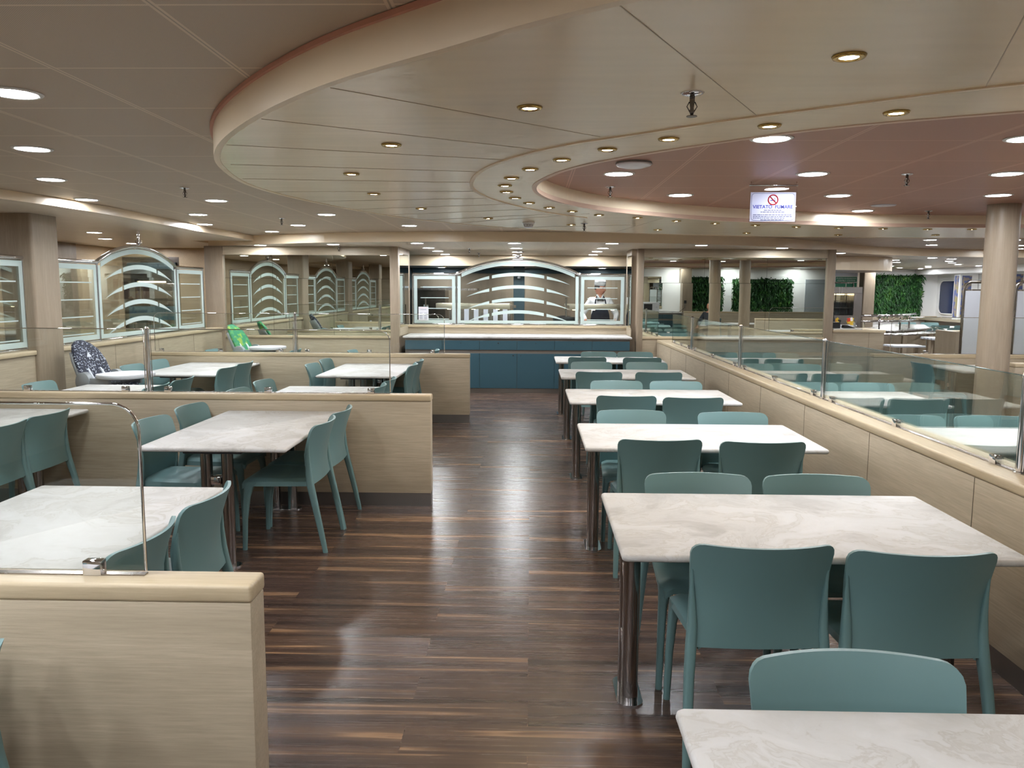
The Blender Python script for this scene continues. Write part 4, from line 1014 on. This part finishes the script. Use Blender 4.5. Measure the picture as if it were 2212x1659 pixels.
# ------------------------------------------------------------------ left corridor and galley pass seen through the screens
t = thing('oven_unit', 'stainless kitchen unit in a dark opening behind the left arched screen', 'kitchen unit', (-7.05, 14.62, 0))
bm = BM(); obj('casing', box(BM(), -7.5, -6.45, 14.6, 14.75, .5, 2.2), DSTEEL, t)
for z0, z1, m, n in ((1.98, 2.1, DTEALP, 'top_panel'), (1.66, 1.72, STEEL, 'shelf'), (1.44, 1.58, STEEL, 'hood'), (1.05, 1.3, DTEAL, 'cabinet_front'), (.86, 1.0, STEEL, 'lower_front'), (1.33, 1.40, STEEL, 'counter_edge')):
    obj(n, box(BM(), -7.4, -6.5, 14.56, 14.61, z0, z1, .004), m, t)
obj('opening', box(BM(), -7.35, -6.55, 14.585, 14.605, 1.72, 1.98), BLACK, t); obj('shelf_light', box(BM(), -7.2, -6.7, 14.57, 14.58, 1.735, 1.76), WARM, t)
struct('wall_pass', box(BM(), -9, -7.5, 14.6, 14.8, 0, ZT), WCORR)
struct('wall_pass_right', box(BM(), -6.45, -2.75, 14.6, 14.8, 0, ZT), WCORR)
struct('wall_pass_top', box(BM(), -7.5, -6.45, 14.6, 14.8, 2.2, ZT), WCORR)
for y in (10.2, 12.6, 7.4): struct('wall_left_pilaster', box(BM(), -7.6, -7.52, y, y+.55, 0, ZS), WZ)
# ------------------------------------------------------------------ right: area past the aisle tables
low_partition('low oak partition across the right, behind the lone chair and the wide column', 4.36, 8.6, 10.2, 10.33, ZP, 0, group='low partitions on the right')
low_partition('low oak partition at the right photo edge, nearer than the wide column', 5.42, 8.4, 9.0, 9.14, ZP+.0, 0, group='low partitions on the right')
tt = dup(TA, (5.72, 9.72, 0), 0, 'marble table with the lone chair, before the right cross partition', 'tables on the right'); 
chair(4.9, 9.62, -PI/2, 'lone sage chair seen side on before the right cross partition', 'chairs on the right')
chair(6.3, 9.5, -PI/2+.3, 'sage chair at the right photo edge behind the wide column', 'chairs on the right')
glass_screen('clear glass pane on the right cross partition', 4.6, 8.4, 10.28, 0, ZP, 1.32, (5.05, 5.75, 6.6, 7.4), (1, 1), 'glass panes on the right')
for x, y, lb in ((6.2, 3.2, 'marble table past the right photo edge, near'), (6.2, 7.4, 'marble table past the right photo edge, far')):
    dup(TA, (x, y, 0), 0, lb, 'tables on the right')
# condiment cabinet beside the mirror wall
t = thing('condiment_cabinet', 'oak cabinet with cutlery and sachets just right of the mirror wall', 'cabinet', (5.2, 13.3, 0))
obj('body', box(BM(), 4.84, 5.66, YM, 13.75, 0, .985), WX, t); obj('cap', box(BM(), 4.84, 5.68, YM-.015, 13.78, .985, 1.03, .006), CAPX, t, smooth=30)
obj('worktop', box(BM(), 4.86, 5.32, YM+.01, 13.7, 1.03, 1.048, .003), MARBLE, t)
bm = BM(); box(bm, 5.42, 5.424, YM-.0015, YM, .02, .985); obj('joint', bm, SEAM, t)
o = obj('cutlery_box', box(BM(), 4.86, 5.0, 13.0, 13.15, 1.048, 1.145, .006), BLACK); tag(o, 'black box at the left front of the condiment cabinet', 'box')
t = thing('oil_bottle', 'dark bottle standing among the sachets on the condiment cabinet', 'bottle', (5.03, 13.4, 1.048))
obj('glass', lathe(BM(), [(0, 0), (.03, 0), (.032, .13), (.013, .18), (.012, .22), (0, .22)], (5.03, 13.4, 1.048), 16), BLACK, t, smooth=40); obj('cap', lathe(BM(), [(.014, 0), (.014, .03), (0, .03)], (5.03, 13.4, 1.268), 12), BLACK, t)
t = thing('sachet_tray', 'pale tray of yellow and red sauce sachets on the condiment cabinet', 'tray', (5.2, 13.5, 1.048))
obj('tray', box(BM(), 4.9, 5.42, 13.45, 13.65, 1.048, 1.08, .004), LGREY, t)
for k in range(20):
    x, y, z = random.uniform(4.92, 5.38), random.uniform(13.46, 13.6), 1.08+random.uniform(0, .07)
    bm = BM(); box(bm, -.025, .025, -.006, .006, 0, .06); bmesh.ops.transform(bm, matrix=Matrix.Translation((x, y, z)) @ Matrix.Rotation(random.uniform(-.9, .9), 4, 'Y'), verts=bm.verts)
    obj('sachet', bm, random.choice((YEL, YEL, REDP, WHITEP, WHITEP, BLACK)), t)
o = obj('napkin_holder', prism(BM(), [(5.06, 1.05), (5.25, 1.05), (5.2, 1.07), (5.12, 1.10), (5.07, 1.10)], lambda u, v, w: (u, 13.02+w, v), .1), BLACK); tag(o, 'low black napkin holder at the front of the condiment cabinet', 'holder')
o = obj('glass_bowl', lathe(BM(), [(.08, 0), (.1, .09), (.095, .09), (.075, .005)], (5.36, 13.15, 1.05), 20), ACRYL, smooth=40); tag(o, 'clear glass bowl at the right of the sachets', 'bowl')
# stainless display case
t = thing('display_case', 'stainless glass-fronted display case behind the condiment cabinet', 'display case', (5.85, 15.2, 0))
obj('base', box(BM(), 5.5, 6.1, 14.9, 15.6, 0, 1.2), STEEL, t)
bm = BM(); box(bm, 5.5, 6.1, 14.9, 15.6, 1.6, 1.72, .005); box(bm, 5.95, 6.1, 14.9, 15.6, 1.2, 1.6); box(bm, 5.5, 5.54, 14.9, 15.6, 1.2, 1.6); obj('casing', bm, STEEL, t)
obj('back_panel', box(BM(), 5.54, 5.95, 15.55, 15.6, 1.2, 1.6), LGREY, t)
for z in (1.33, 1.46): obj('glass_shelf', box(BM(), 5.54, 5.95, 15.0, 15.5, z, z+.008), DSTEEL, t)
bm = BM()
for x in (5.66, 5.86): tube(bm, [(x, 15.02, 1.2), (x, 15.02, 1.6)], .008, 8)
obj('shelf_rod', bm, BLACK, t); obj('front_pane', box(BM(), 5.54, 5.95, 14.9, 14.906, 1.2, 1.6), GLASS, t); obj('case_light', box(BM(), 5.56, 5.93, 15.3, 15.34, 1.575, 1.59), WARM, t)
obj('top_rail', tube(BM(), [(5.5, 15.2, 1.80), (6.05, 15.2, 1.80), (6.05, 15.2, 1.72)], .014, 8), STEEL, t)
# self-service line with curved tray rails
t = thing('self_service_line', 'stainless self-service line with chrome rails curving away on the right', 'serving counter', (7.2, 15.8, 0))
bm = BM(); prism(bm, [(6.13, 15.6), (7.0, 15.55), (8.3, 16.9), (9.0, 18.6), (8.3, 18.9), (7.4, 17.3), (6.7, 16.5), (6.13, 16.4)], lambda u, v, w: (u, v, w), .86); obj('counter', bm, WZ, t)
bm = BM(); prism(bm, [(6.12, 15.55), (7.0, 15.5), (8.35, 16.87), (9.06, 18.6), (8.3, 18.9), (7.4, 17.3), (6.7, 16.5), (6.12, 16.4)], lambda u, v, w: (u, v, .86+w), .03); obj('counter_top', bm, STEEL, t)
cv = lambda d: crom([(6.1, 15.35-d), (6.9, 15.33-d), (7.65+d*.5, 15.9-d*.8), (8.35+d*.8, 17.0-d*.6), (8.95+d*.9, 18.5-d*.2)], 6, False)
bm = BM()
for d in (0, .11, .22, .33): tube(bm, [(x, y, .84) for x, y in cv(d)], .017, 8)
obj('tray_rail', bm, CHROME, t, smooth=True)
bm = BM()
for x, y in ((6.3, 15.2), (7.05, 15.2), (7.9, 15.95), (8.55, 17.0)): box(bm, x-.04, x+.04, y-.04, y+.04, 0, .82)
obj('rail_leg', bm, WZ, t)
top = crom([(6.14, 15.7), (6.9, 15.7), (7.6, 16.4), (8.2, 17.4)], 6, False)
obj('glass_shelf', ribbon(BM(), top, .35, 1.175, 1.185), ACRYL, t)
bm = BM(); tube(bm, [(x, y-.16, 1.18) for x, y in top], .022, 8); tube(bm, [(x, y-.16, 1.07) for x, y in top], .018, 8)
for x, y in top[::5]: tube(bm, [(x, y, .89), (x, y, 1.18)], .016, 8)
obj('sneeze_rail', bm, CHROME, t, smooth=True)
for nm, (x0, y0, x1, y1), lb in (('tray_slide', (4.9, 12.0, 5.62, 12.4), 'x'), ):
    pass
t = thing('tray_slide', 'oak slatted tray slide before the condiment cabinet', 'tray slide', (5.9, 12.9, 0))
bm = BM()
for k in range(4): box(bm, 5.62, 6.12, 12.45+.11*k, 12.5+.11*k, .78, .81, .008)
obj('slat', bm, LGREY, t)
for x in (5.75, 6.05): obj('leg', box(BM(), x-.025, x+.025, 12.6, 12.66, 0, .79), WZ, t)
t = thing('tray_slide', 'oak slatted tray slide farther right, beside the oak end panel', 'tray slide', (7.4, 14.3, 0))
bm = BM()
for k in range(4): box(bm, 7.0, 7.75, 14.05+.12*k, 14.12+.12*k, .80, .84, .01)
obj('slat', bm, LGREY, t)
for x in (7.08, 7.62): obj('leg', tube(BM(), [(x, 14.2, 0), (x, 14.2, .8)], .022, 8), WZ, t)
o = obj('end_panel', box(BM(), 6.27, 6.345, 11.9, 12.5, 0, 1.06, .006), WZ); tag(o, 'narrow upright oak end panel left of the tray trolleys', 'panel')
# tray trolleys
def trolley(label, x, y):
    t = thing('tray_trolley', label, 'trolley', (x, y, 0), -.49, 'tray trolleys'); K = dict(world=False)
    bm = BM()
    for dy in (0, .62): tube(bm, [(-.02, dy, .12), (-.02, dy, 1.68), (0, dy, 1.75), (.05, dy, 1.78), (.31, dy, 1.78), (.36, dy, 1.75), (.38, dy, 1.68), (.38, dy, .12)], .018, 10)
    obj('frame', bm, STEEL, t, smooth=True, **K)
    obj('side_panel', box(BM(), 0, .36, -.005, .012, .15, 1.66), LGREY, t, **K); obj('top', box(BM(), 0, .36, 0, .62, 1.66, 1.68), STEEL, t, **K)
    for k in range(9): obj('tray', box(BM(), .01, .35, .04, .6, .3+.15*k, .318+.15*k, .004), WHITEP, t, **K)
    for dx in (.02, .34):
        for dy in (.03, .59): obj('castor', tube(BM(), [(dx-.015, dy, .06), (dx+.015, dy, .06)], .06, 16), BLACK, t, **K)
trolley('tray trolley with white side panel left of the wide column', 5.86, 10.95)
trolley('tray trolley half hidden behind the right side of the wide column', 6.40, 10.7)
trolley('third tray trolley at the right photo edge', 7.05, 10.62)
# living walls
def living_wall(label, x0, x1, y, z0, z1, face, n, group):
    """face -1 looks towards -Y, +1 towards +Y"""
    t = thing('living_wall', label, 'plant wall', ((x0+x1)/2, y, z0), 0, group)
    obj('backing', box(BM(), x0-.06, x1+.06, min(y, y-.05*face), max(y, y-.05*face), z0-.12, z1+.12), WHITE, t)
    obj('soil_mat', box(BM(), x0, x1, min(y, y+.03*face), max(y, y+.03*face), z0+.02, z1), mat('moss', srgb(16, 34, 16), .9), t)
    bm = BM(); rnd = random.Random(n)
    for _ in range(n):
        p = Vector((rnd.uniform(x0-.02, x1+.02), y+face*rnd.uniform(.02, .10), rnd.uniform(z0-.04, z1)))
        L = rnd.uniform(.05, .16); w = L*rnd.uniform(.15, .4); a = rnd.uniform(-.9, .9)+ (PI if rnd.random() < .65 else 0)
        d = Vector((math.sin(a), face*rnd.uniform(.15, .8), math.cos(a))).normalized(); s = d.cross(Vector((0, face, rnd.uniform(-.4, .4)))).normalized()*w/2
        m = p+d*L*.5+Vector((0, face*.015, 0)); e = p+d*L-Vector((0, 0, .25*L))
        v = [bm.verts.new(q) for q in (p, m-s, e, m+s)]; bm.faces.new(v)
    obj('leaves', bm, LEAF, t)
living_wall('green plant wall on the far end wall beside the windows', 10.42, 11.78, 24.58, .98, 2.12, -1, 2600, 'green plant walls')
struct('trim_8', box(BM(), 9.0, 12.3, 24.5, 24.6, .78, .9), WX)
# hull windows with white frames
t = struct('wall_window_sill', box(BM(), 11.75, 12.3, 8, 24.6, .8, .87), WY)
obj('apron_wall', box(BM(), 12.0, 12.3, 8, 24.6, 0, .8), WY, t)
obj('top_cove', box(BM(), 11.6, 12.3, 8, 24.6, 2.14, ZF-.003), WHITE, t)
for k, y in enumerate((23.9, 21.6, 19.3, 17.0, 14.7, 12.4, 10.1)):
    o = struct('window_%d' % (k+1), prism(BM(), rrect(y-.48, y+.48, 1.0, 1.95, .2, 6), lambda u, v, w: (12.28+w, u, v), .015), DARKW)
    bm = BM(); tube(bm, [(12.285, u, v) for u, v in rrect(y-.50, y+.50, .98, 1.97, .21, 6)], .025, 8, closed=True); obj('window_frame', bm, WHITE, o, smooth=True)
    p = thing('window_pillar', 'white pillar with a narrow flower picture, %s from the end wall' % ORD[k], 'pillar', (12.0, y-1.4, .87), 0, 'pillars between the windows')
    obj('pillar', box(BM(), 11.78, 12.28, y-1.55, y-1.25, .87, 2.14, .01), WHITE, p); obj('flower_picture', box(BM(), 11.77, 11.782, y-1.5, y-1.3, .93, 2.08), POSTER, p)
    obj('flower_picture', box(BM(), 11.84, 12.1, y-1.556, y-1.548, .93, 2.08), POSTER, p)
# far tables and chairs by the windows
for x, y, k in ((9.6, 19.6, 0), (10.6, 21.2, 1), (11.0, 17.2, 2), (9.5, 13.4, 3)):
    dup(TA, (x, y, 0), 0, 'far marble table near the windows, %s of four' % ORD[k], 'far tables by the windows')
    for q, (dx, dy, r) in enumerate(((-.3, -.66, 0), (.3, -.66, 0), (-.3, .66, PI), (.3, .66, PI))): chair(x+dx, y+dy, r, 'far sage chair, %s round the %s far table by the windows' % (ORD[q], ORD[k]), 'far chairs by the windows')
low_partition('low oak partition far right in front of the window tables', 8.0, 11.6, 15.6, 15.72, .9, 0, group='far partitions')
# green assembly sign and wall behind
struct('wall_service', box(BM(), 7.5, 8.45, 21.0, 21.15, 0, ZF-.003), LGREY)
t = thing('assembly_sign', 'green assembly station sign high on the far wall', 'sign', (8.15, 20.98, 1.7))
obj('board', box(BM(), 7.86, 8.44, 20.97, 20.99, 1.60, 2.03), WHITE, t); obj('green_panel', box(BM(), 7.88, 8.42, 20.964, 20.97, 1.88, 2.01), GSIGN, t)
for x in (7.88, 8.16): obj('green_symbol_panel', box(BM(), x, x+.26, 20.964, 20.97, 1.62, 1.86), GSIGN, t)
lettering('lettering', 'PUNTO DI RIUNIONE', .052, WHITE, t, (8.15, 20.962, 1.968)); lettering('lettering', 'ASSEMBLY STATION', .052, WHITE, t, (8.15, 20.962, 1.912))
# curved canopy above the self service
cu = crom([(4.9, 15.3), (6.0, 15.3), (6.9, 15.75), (7.3, 16.6), (7.2, 17.6)], 6, False)
struct('ceiling_canopy', slab_with_holes(BM(), [cu+[(4.9, 17.6)]], 2.04, ZF-.003), FASCIA)
# ------------------------------------------------------------------ behind the camera (seen only in the mirrors)
sideboard('petrol sideboard behind the camera carrying the microwave oven', -.95, .95, 0, .7, 3, (4.05, -1.0, 0), PI)
t = thing('microwave_oven', 'white microwave oven with black door on the petrol sideboard', 'microwave', (4.0, -1.35, .902))
obj('casing', box(BM(), 3.72, 4.26, -1.55, -1.12, .915, 1.23, .012), WHITEP, t, smooth=30); obj('door', box(BM(), 3.72, 4.07, -1.12, -1.105, .93, 1.22, .004), WHITEP, t); obj('window', box(BM(), 3.75, 4.03, -1.106, -1.10, .975, 1.18), BLACK, t)
obj('control_dial', tube(BM(), [(4.17, -1.12, 1.07), (4.17, -1.095, 1.07)], .03, 16), LGREY, t); obj('foot_strip', box(BM(), 3.76, 4.22, -1.5, -1.13, .902, .915), BLACK, t)
struct('wall_back_niche', box(BM(), 2.9, 5.2, -1.85, -1.72, 0, ZT), WHITE)
o = obj('wall_mirror', box(BM(), 3.0, 4.45, -1.72, -1.714, 1.0, 2.1), MIRROR); tag(o, 'white-framed mirror above the microwave behind the camera', 'mirror')
struct('column_back', box(BM(), 5.06, 5.4, -1.75, -1.3, 0, ZT), WZ)
o = obj('wall_socket', box(BM(), 5.12, 5.2, -1.3, -1.28, 1.2, 1.3), BLACK); tag(o, 'black wall socket on the oak pier beside the microwave', 'socket')
o = obj('power_cable', tube(BM(), [(5.16, -1.275, 1.24), (5.12, -1.2, 1.05), (4.95, -1.25, .915), (4.3, -1.4, .93)], .007, 6), BLACK, smooth=True); tag(o, 'black power cable from the socket to the microwave', 'cable')
struct('wall_back_white', box(BM(), 5.0, 12.3, -3.7, -3.55, 0, ZT), WHITE)
struct('wall_back_wood', box(BM(), -7.6, 2.9, -5.0, -4.9, 0, ZT), WX)
living_wall('green plant wall behind the camera, nearer the microwave', 5.3, 6.9, -3.5, .95, 2.12, 1, 2600, 'green plant walls')
living_wall('green plant wall behind the camera, farther from the microwave', 7.3, 9.4, -3.5, .95, 2.05, 1, 3200, 'green plant walls')
struct('door_1', box(BM(), 9.9, 10.8, -3.55, -3.5, 0, 2.05), GREYP)
low_partition('low oak partition before the plant walls behind the camera', 4.8, 9.6, .3, .42, .98, 0, group='partitions behind the camera')
low_partition('low oak partition running away right, out of frame', 5.6, 9.4, 5.6, 5.72, .95, 0, group='partitions behind the camera')
person('seated person in a dark grey jacket seen only in the right mirror', (5.42, 1.5, -.05), PI+.6, True, DGREY, False, False)
chair(5.42, 1.5, PI+.6+PI, 'sage chair under the seated person, seen in the right mirror', 'chairs on the right')
# ------------------------------------------------------------------ world and render settings
w = bpy.data.worlds.new('world'); sc.world = w; w.use_nodes = True
w.node_tree.nodes['Background'].inputs[0].default_value = (.02, .02, .02, 1)
sc.view_settings.view_transform = 'Standard'; sc.view_settings.look = 'None'; sc.view_settings.gamma = 1; sc.view_settings.use_curve_mapping = False
sc.view_settings.exposure = 1.12
cy = sc.cycles
cy.max_bounces = 7; cy.diffuse_bounces = 4; cy.glossy_bounces = 4; cy.transmission_bounces = 2; cy.transparent_max_bounces = 20
cy.caustics_reflective = False; cy.caustics_refractive = False; cy.sample_clamp_indirect = 6; cy.use_light_tree = True
cy.use_denoising = True; cy.use_adaptive_sampling = True; cy.time_limit = 1000; cy.adaptive_threshold = .12; cy.adaptive_min_samples = 16
